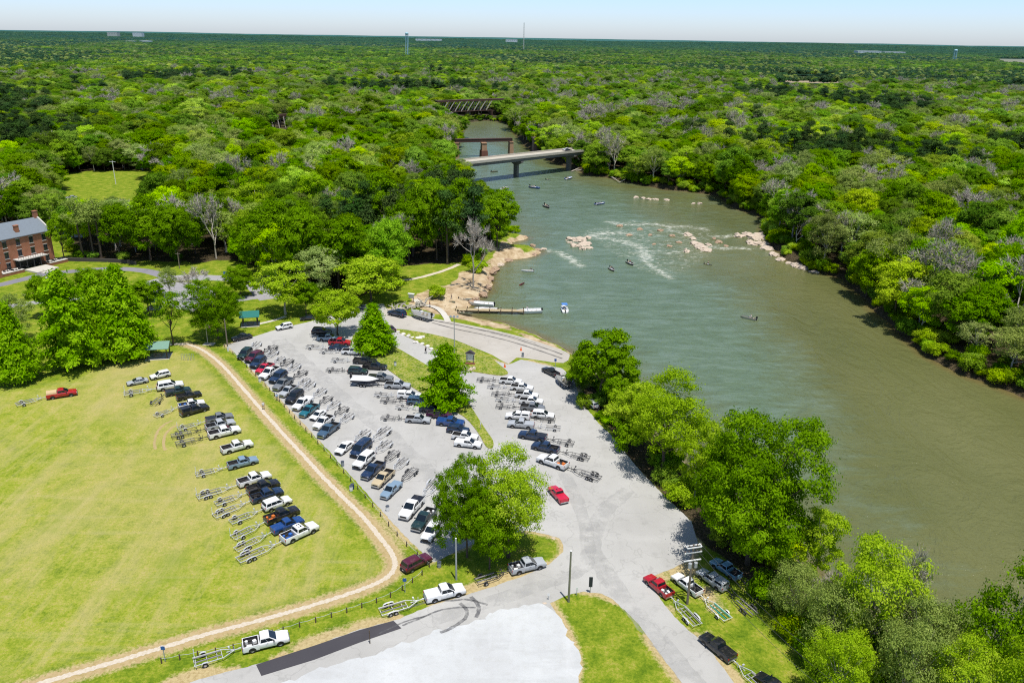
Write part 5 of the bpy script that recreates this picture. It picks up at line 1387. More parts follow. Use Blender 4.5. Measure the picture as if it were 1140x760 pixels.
# ================================================================ PEOPLE
def person_mesh(name, joints, bones, radii, root):
    me = bpy.data.meshes.new(name); me.from_pydata(joints, bones, []); o = bpy.data.objects.new(name, me); COL.objects.link(o)
    sk = o.modifiers.new("skin", 'SKIN'); 
    for i, r in enumerate(radii): me.skin_vertices[0].data[i].radius = (r, r)
    me.skin_vertices[0].data[root].use_root = True
    sb = o.modifiers.new("sub", 'SUBSURF'); sb.levels = 1; sb.render_levels = 1
    bpy.context.view_layer.update()
    dg = bpy.context.evaluated_depsgraph_get(); m2 = bpy.data.meshes.new_from_object(o.evaluated_get(dg)); bpy.data.objects.remove(o); m2.name = name
    return m2
def fingers(J, Bn, Rd, w, side, fwd):
    for k in range(4):
        a = len(J); y = (k - 1.5) * .022
        J.append((w[0] + fwd * .04, w[1] + y, w[2] - .09)); J.append((w[0] + fwd * .05, w[1] + y, w[2] - .15 - .015 * (1.5 - abs(k - 1.5))))
        Bn += [(side, a), (a, a + 1)]; Rd += [.011, .009]
    a = len(J); J.append((w[0] + .05, w[1], w[2] - .05)); J.append((w[0] + .085, w[1], w[2] - .09)); Bn += [(side, a), (a, a + 1)]; Rd += [.012, .010]
def standing(stride):
    J = [(0, 0, .95), (0, 0, 1.2), (0, 0, 1.42), (0, 0, 1.52), (.02, 0, 1.6), (.02, 0, 1.74),
         (0, .1, .9), (.06 * stride, .11, .5), (.22 * stride, .11, .08), (.22 * stride + .16, .12, .04),
         (0, -.1, .9), (-.02 * stride, -.11, .5), (-.25 * stride, -.11, .09), (-.25 * stride + .16, -.12, .04),
         (0, .2, 1.4), (-.06 * stride, .26, 1.12), (.04, .27, .88), (0, -.2, 1.4), (.06 * stride, -.26, 1.12), (.14, -.27, .88)]
    Bn = [(0, 1), (1, 2), (2, 3), (3, 4), (4, 5), (0, 6), (6, 7), (7, 8), (8, 9), (0, 10), (10, 11), (11, 12), (12, 13), (2, 14), (14, 15), (15, 16), (2, 17), (17, 18), (18, 19)]
    Rd = [.15, .15, .16, .065, .09, .085, .1, .07, .05, .045, .1, .07, .05, .045, .07, .05, .038, .07, .05, .038]
    for s, w in ((16, J[16]), (19, J[19])): fingers(J, Bn, Rd, w, s, .3)
    return J, Bn, Rd
def sitting():
    J = [(0, 0, .5), (-.03, 0, .75), (-.02, 0, .97), (0, 0, 1.07), (.03, 0, 1.15), (.03, 0, 1.29),
         (.05, .1, .48), (.45, .13, .5), (.47, .13, .1), (.62, .13, .04), (.05, -.1, .48), (.45, -.13, .5), (.47, -.13, .1), (.62, -.13, .04),
         (-.02, .2, .95), (.1, .26, .7), (.34, .2, .66), (-.02, -.2, .95), (.1, -.26, .7), (.34, -.2, .66)]
    Bn = [(0, 1), (1, 2), (2, 3), (3, 4), (4, 5), (0, 6), (6, 7), (7, 8), (8, 9), (0, 10), (10, 11), (11, 12), (12, 13), (2, 14), (14, 15), (15, 16), (2, 17), (17, 18), (18, 19)]
    Rd = [.15, .15, .16, .065, .09, .085, .1, .07, .05, .045, .1, .07, .05, .045, .07, .05, .038, .07, .05, .038]
    for s, w in ((16, J[16]), (19, J[19])): fingers(J, Bn, Rd, w, s, .3)
    return J, Bn, Rd
def dress(me, shirt, trousers, seated):
    """skin, shirt, trousers, hair and shoes by where they are on the body"""
    m = me.copy(); m.materials.clear()
    for x in (plain("skin", (.45, .26, .18), .6), shirt, trousers, plain("dark_hair", (.03, .02, .015), .8), plain("brown_shoe", (.06, .04, .03), .7)): m.materials.append(x)
    for p in m.polygons:
        c = p.center; z = c.z - (.45 if seated else 0) * 1.0; top = 1.29 if seated else 1.74
        if c.z > top - .06 or (c.z > top - .2 and c.x < -.03): i = 3
        elif c.z > top - .3: i = 0
        elif (not seated and c.z < .1) or (seated and c.z < .09): i = 4
        elif abs(c.y) > .2 and ((not seated and c.z < 1.15) or (seated and c.z < .75 and c.x < .5 and c.z > .58)): i = 0
        elif (not seated and c.z < .93) or (seated and c.z < .56): i = 2
        else: i = 1
        p.material_index = i
    m.polygons.foreach_set("use_smooth", [True] * len(m.polygons)); return m
ST, SI = person_mesh("person", *standing(1), 0), person_mesh("person", *sitting(), 0)
SH = {'dark': plain("dark_shirt", (.02, .022, .04), .9), 'white': plain("white_shirt", (.7, .7, .7), .9), 'blue': plain("pale_blue_shirt", (.4, .55, .75), .9), 'red': plain("red_shirt", (.4, .06, .05), .9), 'tan': plain("tan_shirt", (.45, .36, .25), .9)}
TRO = {'dark': plain("dark_trousers", (.02, .022, .03), .9), 'jean': plain("blue_jeans", (.05, .08, .16), .9), 'khaki': plain("khaki_trousers", (.35, .28, .18), .9)}
DR = {}
def person(px, label, shirt, trs, rz, seated=False, z=.02, at=None):
    k = (shirt, trs, seated)
    if k not in DR: DR[k] = dress(SI if seated else ST, SH[shirt], TRO[trs], seated)
    g = at if at is not None else G(*px, z)
    o = link("person", DR[k], None, (g[0], g[1], g[2])); o.rotation_euler = (0, 0, rz); tag(o, label, "person", "people about the landing"); return o
person((474, 393.5), "person in dark clothes walking on the access lane by the boulders", 'dark', 'dark', 2.4)
person((308.5, 446), "person in pale blue shirt walking on the verge beside the lot", 'blue', 'khaki', -.8, z=0)
person((293.5, 455.5), "person in white shirt strolling on the gravel footpath", 'white', 'khaki', -.9)
person((478.5, 341.5), "person in red shirt on the path to the dock", 'red', 'jean', .3)
person((502.5, 334), "person standing on the sand by the beached boats", 'tan', 'jean', .2, at=(*G(502.5, 334, -1)[:2], float(land_z(np.array([G(502.5, 334, -1)[:2]]))[0])))
for px, lab, sh in (((587, 344), "seated angler in white aboard the long moored boat", 'white'), ((591, 300), "seated angler in dark shirt in the pale cove boat", 'dark'), ((681, 298.5), "seated angler in the dark midstream boat nearer the islet", 'dark'), ((701.5, 292), "seated angler in the black boat under the white water", 'red'),
                    ((788.5, 293), "seated angler in the boat below the bright rocks", 'tan'), ((836, 353), "seated angler in the grey boat toward the wooded bank", 'white'), ((608.5, 229.5), "seated angler in the dark upper skiff", 'dark'), ((595, 208), "seated angler in the blue boat by the bridge", 'tan')):
    g = G(*px, WZ + .4); person(px, lab, sh, 'jean', rng.uniform(0, 6.28), True, at=(g.x, g.y, WZ + .0))

# ================================================================ DOCK, ROCKS AND SHORE
PLANK = plain("weathered_planks", (.42, .33, .19), .85, var=.3, scale=6); POST = plain("dark_timber", (.1, .07, .045), .9, var=.3); STONE = plain("pale_river_stone", (.5, .41, .32), .9, var=.35, scale=1.3)
STONE2 = plain("ruddy_bank_stone", (.36, .25, .165), .9, var=.35, scale=1.5)
a, c = G(494, 344, -1.2), G(584, 346, -1.2); dd = c - a; e = empty("dock", (a.x, a.y, 0), math.atan2(dd.y, dd.x)); tag(e, "long tan wooden dock reaching out between the moored boats", "dock")
L = dd.length; b = MB()
n = int(L / .3)
for i in range(n): b.box((.15 + i * .3, 0, -1.15), (.27, 2.0, .06))
b.build("deck", PLANK, e)
for s in (-1, 1): b = MB(); b.box((L / 2, s * .9, -1.3), (L, .12, .22)); b.build("beam", POST, e)
for i in range(8):
    for s in (-1, 1): b = MB(); b.cyl((i * L / 7.2 + .3, s * 1.08, -2.1), .12, 3.0, 8); b.build("piling", POST, e)
def rock_mesh(seed, flat):
    bm = bmesh.new(); bmesh.ops.create_icosphere(bm, subdivisions=3, radius=1); r = np.random.default_rng(seed); off = r.random(3) * 50
    from mathutils import noise
    for v in bm.verts:
        p = v.co.copy(); k = 1 + .45 * noise.noise(p * 1.3 + Vector(off)) + .25 * noise.noise(p * 3.1 + Vector(off)); q = p * k; q.z *= flat; q.x = round(q.x * 2.2) / 2.2 * .35 + q.x * .65; v.co = q
    me = bpy.data.meshes.new("rock"); bm.to_mesh(me); bm.free(); me.materials.append(STONE); return me
ROCKM = [rock_mesh(i, .62) for i in range(4)]
ROCKB = [m_.copy() for m_ in ROCKM]
for m_ in ROCKB: m_.materials.clear(); m_.materials.append(STONE2)
BOULD = [m_.copy() for m_ in ROCKM]
for m_ in BOULD: m_.materials.clear(); m_.materials.append(plain('white_boulder', (.62, .59, .55), .9, var=.2, scale=1.3))
def rock(px, size, label, group, z=WZ, ruddy=False, more=True):
    if more and size >= 1.0:
        for k in range(2): rock((px[0] + rng.uniform(-1, 1) * size * 1.6, px[1] + rng.uniform(-.6, .6) * size * 1.1), size * rng.uniform(.3, .6), label, group, z, ruddy, False)
        size *= .8
    g = G(*px, z); o = link("rock", (ROCKB if ruddy else ROCKM)[int(rng.integers(4))], None, (g.x, g.y, z - .05 * size)); o.rotation_euler = (0, 0, rng.uniform(0, 6.28)); k = size * 1.35
    o.scale = (k * rng.uniform(.9, 1.5), k * rng.uniform(.7, 1.1), k * rng.uniform(.65, 1.25)); tag(o, label, "rock", group)
    if "boulder" in label and "white" in label: o.data = BOULD[int(rng.integers(4))]
for px, s in [((636, 267), 1.7), ((645, 268), 2.3), ((651, 272), 2.2), ((654, 265), 1.3), ((640, 274), 1.4), ((648, 277), 1.5), ((634, 270), 1.0), ((656, 276), 1.2)]:
    rock(px, s, "pale rock in the bright islet above the rapids' long foam streak", "rocks of the midstream islet")
for px, s in [((766, 262), 1.8), ((771, 266), 1.2), ((775, 272), 1.6), ((781, 276), 2.2), ((786, 279), 1.7), ((764, 280), 1.4), ((789, 273), 1.1)]:
    rock(px, s, "bright rock in the rapids toward the wooded bank", "paired bright rocks in the rapids")
for px, s in [((822, 263), 1.8), ((832, 262), 2.4), ((842, 265), 2.6), ((838, 271), 2.2), ((847, 272), 2.4), ((853, 277), 2.0), ((861, 284), 1.7), ((869, 289), 1.5), ((878, 293), 1.3), ((886, 296), 1.7), ((895, 299), 1.5), ((848, 262), 1.9), ((906, 303), 1.3)]:
    rock(px, s, "pale rock on the shelf along the wooded bank", "shelf rocks along the wooded bank")
for px, s in [((708, 220), 1.2), ((722, 222), 1.2), ((730, 222), 1.5), ((742, 223), 1.3), ((772, 227), 1.3), ((779, 227), 1.1), ((716, 221), 1.0)]:
    rock(px, s * .8, "low rock breaking the water upstream of the rapids", "low rocks upstream of the rapids")
for px, s in [((566, 267), 1.6), ((575, 266), 1.5), ((584, 264.5), 1.2), ((571, 279), 1.7), ((580, 281), 1.8), ((590, 280), 1.5), ((598, 279), 1.3), ((605, 278), 1.0), ((573, 286), 1.8), ((585, 285), 1.6), ((594, 284), 1.2), ((593, 273.5), 1.0), ((562, 290), 1.6), ((556, 295), 1.4)]:
    rock(px, s, "tan rock on the stony spit by the leafy point", "rocks of the stony spit", ruddy=rng.random() < .5)
for px, s in [((549, 303), 1.3), ((546, 310), 1.1), ((543, 320), 1.2), ((538, 328), 1.1), ((530, 333), 1.0), ((534, 322), 1.2), ((541, 314), 1.3), ((525, 336), .8), ((552, 299), 1.2), ((536, 311), .9)]:
    rock(px, s, "sunlit rock on the eroded sandy shore under the bare tree", "rocks on the eroded sandy shore", z=-1.4, ruddy=True)
for px, s in [((443, 369), .5), ((449, 372), .6), ((455, 374), .65), ((459, 375.5), .45), ((466, 376), .9), ((463, 381), .6), ((470, 382.5), .5), ((476, 385.5), .6), ((480, 388), .6), ((486, 391), .55), ((491, 394), .5), ((470, 375), .7)]:
    rock(px, s * .7, "white boulder edging the sign island along the access lane", "white boulders along the access lane", z=.1)
for px, s in [((517, 409.5), .5), ((525, 411), .55), ((521, 412.5), .35)]: rock(px, s, "grey boulder at the foot of the notice board", "boulders by the notice board", z=.1, ruddy=False)
for px, s in [((616, 599), .2), ((606, 671), .16)]: rock(px, s, "small stone lying at the corner of the grass island", "stray corner stones", z=.0)
for px, s in [((690, 252), .9), ((700, 262), .8), ((712, 256), .9), ((724, 262), .7), ((735, 257), .9), ((748, 263), .8), ((728, 272), .7), ((745, 274), .8), ((756, 270), .7), ((800, 270), .9), ((808, 274), .8), ((795, 266), .7)]:
    rock(px, s, "small dark-wet rock awash in the white water", "small rocks awash in the rapids", ruddy=True)
# drift logs on the wooded bank
for (p0, p1, r_) in [((676, 195), (690, 203), .35), ((690, 203), (698, 199), .3), ((636, 191), (648, 186), .35), ((641, 190), (655, 189), .25), ((846, 246), (862, 256), .3)]:
    g0, g1 = G(*p0, WZ + .4), G(*p1, WZ + .9); b = MB(); b.tube([g0, g0.lerp(g1, .5) + Vector((.3, .2, .25)), g1], [r_, r_ * .8, r_ * .4], 7)
    b.tube([g0.lerp(g1, .5), g0.lerp(g1, .6) + Vector((.8, -.6, .9))], [r_ * .5, r_ * .2], 5); o = b.build("drift_log", BARK_GREY); tag(o, "grey drift log stranded on the bank below the woods", "log", "drift logs on the bank")
g = G(459, 343, 0); e = empty("stump_pile", (g.x, g.y, 0), .4); tag(e, "tangled grey root pile beside the ramp road", "stump")
b = MB()
for k in range(26):
    p = Vector((rng.uniform(-6, 4), rng.uniform(-1.6, 1.6), rng.uniform(.2, .6))); q_ = p + Vector((rng.uniform(-3, 3), rng.uniform(-1.2, 1.2), rng.uniform(-.2, 2.2))); b.tube([p, (p + q_) / 2 + Vector((0, .3, .3)), q_], [.22, .16, .06], 5)
b.build("root_tangle", BARK_GREY, e); b = MB(); b.tube([(-7, -.6, .35), (3, .2, .5)], [.3, .42], 9); b.build("log", BARK_GREY, e)
g = G(458, 336, 0); e = empty("notice_board", (g.x, g.y, 0), -.3); tag(e, "small white-roofed board beside the root pile", "notice board"); b = MB(); b.box((0, 0, 1.7), (1.6, .12, 1.2)); b.box((0, 0, 2.4), (1.9, .8, .1)); b.build("panel", CARGO_W, e)
for s in (-1, 1): b = MB(); b.box((s * .7, 0, .7), (.12, .12, 1.4)); b.build("post", POST, e)

# ================================================================ POLES, SIGNS, SHELTERS
WOODP = plain("utility_pole_wood", (.2, .165, .125), .9, var=.3); STEELP = plain("grey_pole_steel", (.4, .42, .44), .45, .3)
def tall(base, top_y): 
    g = G(*base); return g, height_for(g, top_y)
g, h = tall((765, 672), 606); e = empty("utility_pole", g, .25); tag(e, "wooden utility pole with three white crossarms by the parked pickups", "utility pole")
b = MB(); b.tube([(0, 0, 0), (0, 0, h)], [.17, .11], 10); b.build("pole", WOODP, e)
for k, (z, y_) in enumerate(((h - .25, .35), (h - 1.1, -.2), (h - 2.3, -.2))): b = MB(); b.box((0, y_ * .6, z), (2.4, .12, .14)); b.build("crossarm", CARGO_W, e)
b = MB(); b.box((0, -.3, h - .25), (2.0, .1, .12))
for s in (-1, 1): b.box((s * 1.0, 0, h - .2), (.09, .7, .1))
b.build("bracket", CARGO_W, e)
b = MB()
for x in (-1.1, -.55, .55, 1.1):
    for z in (h - .12, h - .97): b.cyl((x, 0, z), .06, .2, 8)
b.build("insulator", plain("brown_porcelain", (.2, .12, .08), .3), e)
for k in (-.4, .4): b = MB(); b.cyl((k, -.35, h - 2.9), .24, .7, 12); b.build("transformer", STEELP, e)
CABLE = plain("cable_black", (.05, .05, .05), .6)
for off, (tx, ty, tz) in (((-1.1, 0), (960, 800, 8.5)), ((0, 0), (985, 800, 8)), ((1.1, 0), (1010, 800, 8.5))):
    p0 = Vector((g.x + off[0], g.y + .2, h - .2)); p1 = G(tx, ty, tz); pts = [p0.lerp(p1, i / 12) - Vector((0, 0, 1.6 * (1 - (2 * i / 12 - 1) ** 2))) for i in range(13)]
    b = MB(); b.tube(pts, .02, 4); o = b.build("power_line", CABLE); tag(o, "thin power line running from the crossarm pole over the thicket", "power line", "power lines over the thicket")
def pole(base, top_y, r_, mat, label, name="utility_pole", cat="utility pole"):
    g, h = tall(base, top_y); e = empty(name, g); tag(e, label, cat); b = MB(); b.tube([(0, 0, 0), (0, 0, h)], [r_, r_ * .65], 10); b.build("pole", mat, e); return e, g, h
e, g, h = pole((633, 669.5), 613, .17, plain("weathered_pole_wood", (.19, .19, .12), .9), "bare greenish wooden pole on the grass corner"); b = MB(); b.cyl((0, 0, h), .13, .06, 10); b.build("cap", CARGO_W, e)
e, g, h = pole((508, 645), 599, .15, STEELP, "grey pole in front of the corner island trees"); b = MB(); b.cyl((0, 0, h), .12, .06, 10); b.build("cap", CARGO_W, e)
e, g, h = pole((254, 391), 355, .18, WOODP, "brown wooden pole at the lot's flagpole corner"); b = MB(); b.cyl((0, 0, .6), .2, 1.2, 10); b.build("wrap", CARGO_W, e)
e, g, h = pole((129, 205), 179, .2, CARGO_W, "white utility pole standing at the far meadow", "utility_pole"); b = MB(); b.box((0, 0, h - .5), (3, .15, .15)); b.build("crossarm", CARGO_W, e)
e, g, h = pole((200, 299), 281, .16, WOODP, "slim wooden pole on the lawn by the driveway"); b = MB(); b.box((0, 0, h - .4), (1.6, .12, .12)); b.build("crossarm", WOODP, e)
# flagpole
g, h = tall((231.5, 383), 355); e = empty("flagpole", g); tag(e, "silver flagpole with limp flag on a concrete pad", "flagpole")
b = MB(); b.tube([(0, 0, 0), (0, 0, h)], [.09, .05], 8); b.build("pole", ALUM, e); b = MB(); b.box((.3, 0, .05), (2.6, 1.8, .1)); b.build("base", M_PATHC, e)
t = NT("striped_flag_cloth"); wv = t.n("TexWave", wave_type='BANDS', bands_direction='Z'); wv.inputs["Scale"].default_value = 1.6; tc = t.n("TexCoord"); t.l(tc.outputs["Object"], wv.inputs["Vector"])
FLAG = t.bsdf(t.ramp(wv.outputs["Fac"], [(.49, (.55, .03, .05)), (.51, (.75, .75, .75))], 'CONSTANT'), .9)
b = MB(); fl = [[(u * .9 + .08, .12 * math.sin(u * 7), h - .1 - v * 1.7 - u * u * .9) for u in np.linspace(0, 1, 9)] for v in np.linspace(0, 1, 6)]
b.loft(fl, caps=False, closed=False); fo = b.build("flag", FLAG, e); b = MB(); b.add([(.08, -.03, h - .1), (.42, .12, h - .2), (.42, .12, h - .95), (.08, -.03, h - .85)], [(0, 1, 2, 3)]); b.build("canton", plain("flag_blue", (.02, .03, .12), .9), fo)
# light mast by the ramp
g, h = tall((506, 394), 352.5); e = empty("light_mast", g); tag(e, "tall grey floodlight mast on the sign island", "light pole"); b = MB(); b.tube([(0, 0, 0), (0, 0, h)], [.13, .08], 10); b.build("pole", STEELP, e)
b = MB(); b.box((0, 0, h - .1), (1.8, .1, .1)); b.build("crossarm", STEELP, e)
for x in (-.8, 0, .8): b = MB(); b.box((x, -.25, h + .15), (.5, .4, .45), top=.8); b.build("lamp_head", STEELP, e)
# notice kiosk on the island
g = G(523.5, 405, .13); e = empty("notice_kiosk", g, -.15); tag(e, "white notice kiosk with dark gabled top on the sign island", "kiosk")
for s in (-1, 1): b = MB(); b.box((s * .75, 0, 1.1), (.16, .16, 2.2)); b.build("post", WOODP, e)
b = MB(); b.box((0, 0, 1.7), (1.9, .1, 1.7)); b.build("panel", CARGO_W, e)
b = MB(); b.add([(-1.15, -.4, 2.6), (0, -.4, 3.35), (1.15, -.4, 2.6), (-1.15, .4, 2.6), (0, .4, 3.35), (1.15, .4, 2.6)], [(0, 1, 4, 3), (1, 2, 5, 4), (0, 2, 1), (3, 4, 5)]); b.build("roof", plain("dark_shingle", (.06, .05, .06), .9), e)
b = MB(); b.box((0, 0, .12), (2.2, .6, .24)); b.build("base", plain("red_brick_base", (.28, .1, .06), .9), e)
# cones, barrels, signposts
def cone(px, z=.02):
    g = G(*px, z); e = empty("traffic_cone", g); b = MB(); b.box((0, 0, .03), (.5, .5, .06)); b.tube([(0, 0, .06), (0, 0, .95)], [.24, .05], 12); b.build("cone", plain("orange_cone", (.75, .14, .02), .5), e); return e
tag(cone((562, 408.5)), "orange traffic cone at the tip of the sign island", "cone")
tag(cone((580, 390)), "reddish cone out on the concrete ramp", "cone")
def barrel(px, label, col, z=0.0):
    g = G(*px, z); e = empty("trash_barrel", g); tag(e, label, "trash barrel", "trash barrels about the lot"); b = MB(); pr = [(.26, 0), (.29, .1), (.29, .42), (.31, .45), (.29, .48), (.29, .82), (.3, .88)]
    b.loft([[(r_ * math.cos(a), r_ * math.sin(a), z_) for a in np.linspace(0, 2 * math.pi, 15)[:-1]] for r_, z_ in pr]); b.build("drum", plain("drum_" + col, {'blue': (.02, .05, .16), 'white': (.7, .7, .7), 'grey': (.25, .27, .3)}[col], .5), e)
    b = MB(); b.cyl((0, 0, .9), .31, .05, 14); b.build("lid", plain("drum_lid", (.06, .07, .09), .5), e)
barrel((392.5, 544), "dark blue barrel on the verge beside the footpath", 'blue'); barrel((391, 546), "white bin beside the dark blue barrel", 'white'); barrel((289.5, 425), "pale bin on the verge by the white pickup", 'white')
barrel((381.5, 518.5), "grey bin on the verge below the gap in the row", 'grey'); barrel((431.5, 568.5), "pale bin on the verge by the pale blue pickup", 'white'); barrel((489, 631), "grey bin in the shade of the corner island", 'grey'); barrel((582, 397), "grey bin at the ramp's edge", 'grey', .02)
barrel((440, 407), "white bin on the grass island below the neat conifer", 'white', .13)
def signpost(px, h, label, col, w_=.5, hh=.5, rz=0., name="road_sign"):
    g = G(*px); e = empty(name, g, rz); tag(e, label, "sign"); b = MB(); b.box((0, 0, h / 2), (.09, .09, h)); b.build("post", STEELP if col != 'wood' else POST, e)
    b = MB(); b.box((0, -.06, h - hh / 2), (w_, .03, hh)); b.build("panel", {'white': CARGO_W, 'blue': BLUE_GEL, 'dark': DARK_GEL, 'red': RED_GEL, 'wood': POST}[col], e)
signpost((657, 659.5), 2.6, "dark narrow sign on a post at the grass corner", 'dark', .5, 1.6); signpost((642, 662), 1.3, "short pale marker post on the grass corner", 'white', .25, .4); signpost((610.5, 667), 1.0, "small pale marker at the gravel's edge", 'white', .3, .4)
signpost((451, 659), 2.3, "pale blue sign post in the verge above the boat trailer", 'blue', .5, .5); signpost((618, 412), 2.8, "blue sign on a thin post by the ramp", 'blue', .5, .6); signpost((184, 736), 2.3, "pale blue sign by the footpath at the frame's foot", 'blue', .5, .5)
signpost((253.5, 308), 1.6, "white and blue sign board on the park lawn", 'blue', 2.4, .9); signpost((412, 716), 2.0, "slim dark post behind the long white trailer", 'wood', .14, .3)
signpost((490, 428), 1.6, "slim white marker in the grass island", 'white', .16, .5); signpost((535, 478), 1.6, "pale marker low in the grass island", 'white', .2, .5)
# post and cable fences
def cable_fence(pix, label, n):
    p = spline(W2(pix), 12); L = np.r_[0, np.cumsum(np.hypot(*np.diff(p, axis=0).T))]; t_ = np.linspace(0, L[-1], n); q_ = np.stack([np.interp(t_, L, p[:, k]) for k in (0, 1)], 1)
    e = empty("cable_fence", (q_[0][0], q_[0][1], 0)); tag(e, label, "fence"); o = np.array([q_[0][0], q_[0][1]])
    pm = MB(); pm.cyl((0, 0, .42), .085, .84, 8); pm_ = pm.mesh("post", POST)
    for x, y in q_ - o: link("post", pm_, e, (x, y, 0))
    b = MB(); pts = []
    for (x0, y0), (x1, y1) in zip(q_[:-1] - o, q_[1:] - o): pts += [(x0, y0, .72), ((x0 + x1) / 2, (y0 + y1) / 2, .6)]
    pts.append((*(q_[-1] - o), .72)); b.tube(pts, .022, 4); b.build("cable", GALV, e)
cable_fence([(250, 386), (288, 422), (328, 466), (368, 510), (408, 556), (448, 603), (478, 631)], "low post and cable fence along the lot's verge", 34)
cable_fence([(470, 640), (440, 662), (410, 674), (360, 690), (310, 705), (262, 722), (222, 730), (180, 738)], "low post and cable fence between footpath and road", 18)
# picnic shelters
ROOFG = plain("pale_green_roof", (.17, .30, .23), .5, .2); ROOFT = plain("teal_roof_metal", (.012, .15, .125), .45, .2)
def shelter(px, w_, d_, rz, mat, label, where, h=2.4):
    g = G(*px); e = empty("picnic_shelter", g, rz); tag(e, label, "picnic shelter"); b = MB(); b.box((0, 0, .05), (w_ + .6, d_ + .6, .1)); b.build("slab", M_PATHC, e)
    for x in (-1, 1):
        for y in (-1, 1): b = MB(); b.box((x * (w_ / 2 - .2), y * (d_ / 2 - .2), h / 2 + .1), (.2, .2, h)); b.build("post", POST, e)
    b = MB(); hw, hd = w_ / 2 + .5, d_ / 2 + .6
    for z in (0, -.08): b.add([(-hw, -hd, h + z), (hw, -hd, h + z), (hw, 0, h + 1.1 + z), (-hw, 0, h + 1.1 + z), (-hw, hd, h + z), (hw, hd, h + z)], [(0, 1, 2, 3), (3, 2, 5, 4)])
    b.add([(-hw + .1, -hd + .2, h), (-hw + .1, hd - .2, h), (-hw + .1, 0, h + 1.0)], [(0, 1, 2)]); b.add([(hw - .1, -hd + .2, h), (hw - .1, hd - .2, h), (hw - .1, 0, h + 1.0)], [(0, 1, 2)]); b.build("roof", mat, e)
    t_ = empty("picnic_table", (g.x, g.y, .1), rz); tag(t_, "picnic table standing " + where, "table"); b = MB(); b.box((0, 0, .75), (1.9, .8, .06)); b.build("table_top", PLANK, t_)
    for s in (-1, 1): b = MB(); b.box((0, s * .75, .45), (1.9, .28, .05)); b.build("bench", PLANK, t_); b = MB(); b.box((s * .7, 0, .38), (.1, 1.6, .1)); b.box((s * .7, 0, .38), (.1, .12, .72)); b.build("leg", POST, t_)
shelter((177, 397), 4.6, 3.6, .2, ROOFG, "picnic shelter with pale green roof at the field's corner", "under the shelter at the field's corner", 2.7)
shelter((279, 361.5), 3.9, 3.2, .25, ROOFT, "picnic shelter with dark teal roof beside the lot", "under the dark teal shelter", 2.7)
shelter((172, 343), 2.9, 2.6, .1, ROOFG, "pale mint canopy by the park parking", "under the mint canopy by the park parking", 2.3)
# exercise posts on the field corner
g = G(208, 401); e = empty("bike_rack", g, .1); tag(e, "slim dark metal rack of hoops on the field's corner", "bike rack")
for k in range(4): b = MB(); b.tube([(k * .75 - 1.1, 0, 0), (k * .75 - 1.1, 0, 1.5), (k * .75 - .7, 0, 1.6), (k * .75 - .6, 0, 0)], .05, 6); b.build("hoop", STEELP, e)

# ================================================================ THE BRICK MILL
def brick_material():
    t = NT("old_brick"); c = t.n("TexCoord").outputs["Object"]; n = t.noise(.6, 5, .7, vec=c); n2 = t.noise(7, 3, .7, vec=c)
    col = t.ramp(t.math('ADD', t.math('MULTIPLY', n, .6), t.math('MULTIPLY', n2, .4)), [(.3, (.22, .085, .045)), (.5, (.36, .145, .08)), (.7, (.45, .21, .125))])
    sx = t.n("SeparateXYZ"); t.l(c, sx.inputs[0]); band = t.math('FRACT', t.math('MULTIPLY', sx.outputs[2], 3.3))
    return t.bsdf(t.mix(t.rng(band, .9, .93), col, (.32, .25, .2)), .9, 0, .15)
BRICK = brick_material(); SLATE = plain("grey_slate_roof", (.17, .2, .23), .6, var=.2, scale=2); LIME = plain("pale_stone_trim", (.5, .48, .44), .8); WINF = plain("dark_sash", (.07, .065, .06), .6)
gr, gl = G(62, 290.5), G(2.5, 304.5); dv = gl - gr; Wd = dv.length; rz = math.atan2(dv.y, dv.x)   # x runs left along the front; +y is behind? fixed below
H = height_for(gr, 256.5); e = empty("brick_mill", gr, rz); tag(e, "three-storey red brick mill with grey slate roof and green lawn before it", "building")
# local axes: x along the facade (right corner to left), y toward the viewer is +y when rz ~ pi
D = 11.0; fs = 1.0; back = -D
b = MB(); v = [(0, 0, 0), (Wd, 0, 0), (Wd, back, 0), (0, back, 0), (0, 0, H), (Wd, 0, H), (Wd, back, H), (0, back, H), (0, back / 2, H + 3.6), (Wd, back / 2, H + 3.6)]
b.add(v, [(0, 1, 5, 4), (1, 2, 6, 9, 5), (2, 3, 7, 6), (3, 0, 4, 8, 7)]); b.build("wall", BRICK, e)
b = MB()
for z in (0, .22): b.add([(.3, .45, H - .1 + z), (Wd - .3, .45, H - .1 + z), (Wd - .3, back / 2, H + 3.6 + z), (.3, back / 2, H + 3.6 + z), (.3, back - .45, H - .1 + z), (Wd - .3, back - .45, H - .1 + z)], [(0, 1, 2, 3), (3, 2, 5, 4)])
b.add([(.3, .45, H - .1), (Wd - .3, .45, H - .1), (Wd - .3, .45, H + .12), (.3, .45, H + .12)], [(0, 1, 2, 3)]); roof = b.build("roof", SLATE, e)
for x, w_ in ((.15, .5), (Wd - .15, .5)):
    b = MB(); b.loft([[(x - w_ / 2, .5, H + .1), (x + w_ / 2, .5, H + .1), (x + w_ / 2, .5, H + .6), (x - w_ / 2, .5, H + .6)], [(x - w_ / 2, back / 2, H + 3.7), (x + w_ / 2, back / 2, H + 3.7), (x + w_ / 2, back / 2, H + 4.2), (x - w_ / 2, back / 2, H + 4.2)], [(x - w_ / 2, back - .5, H + .1), (x + w_ / 2, back - .5, H + .1), (x + w_ / 2, back - .5, H + .6), (x - w_ / 2, back - .5, H + .6)]]); b.build("gable_coping", LIME, e)
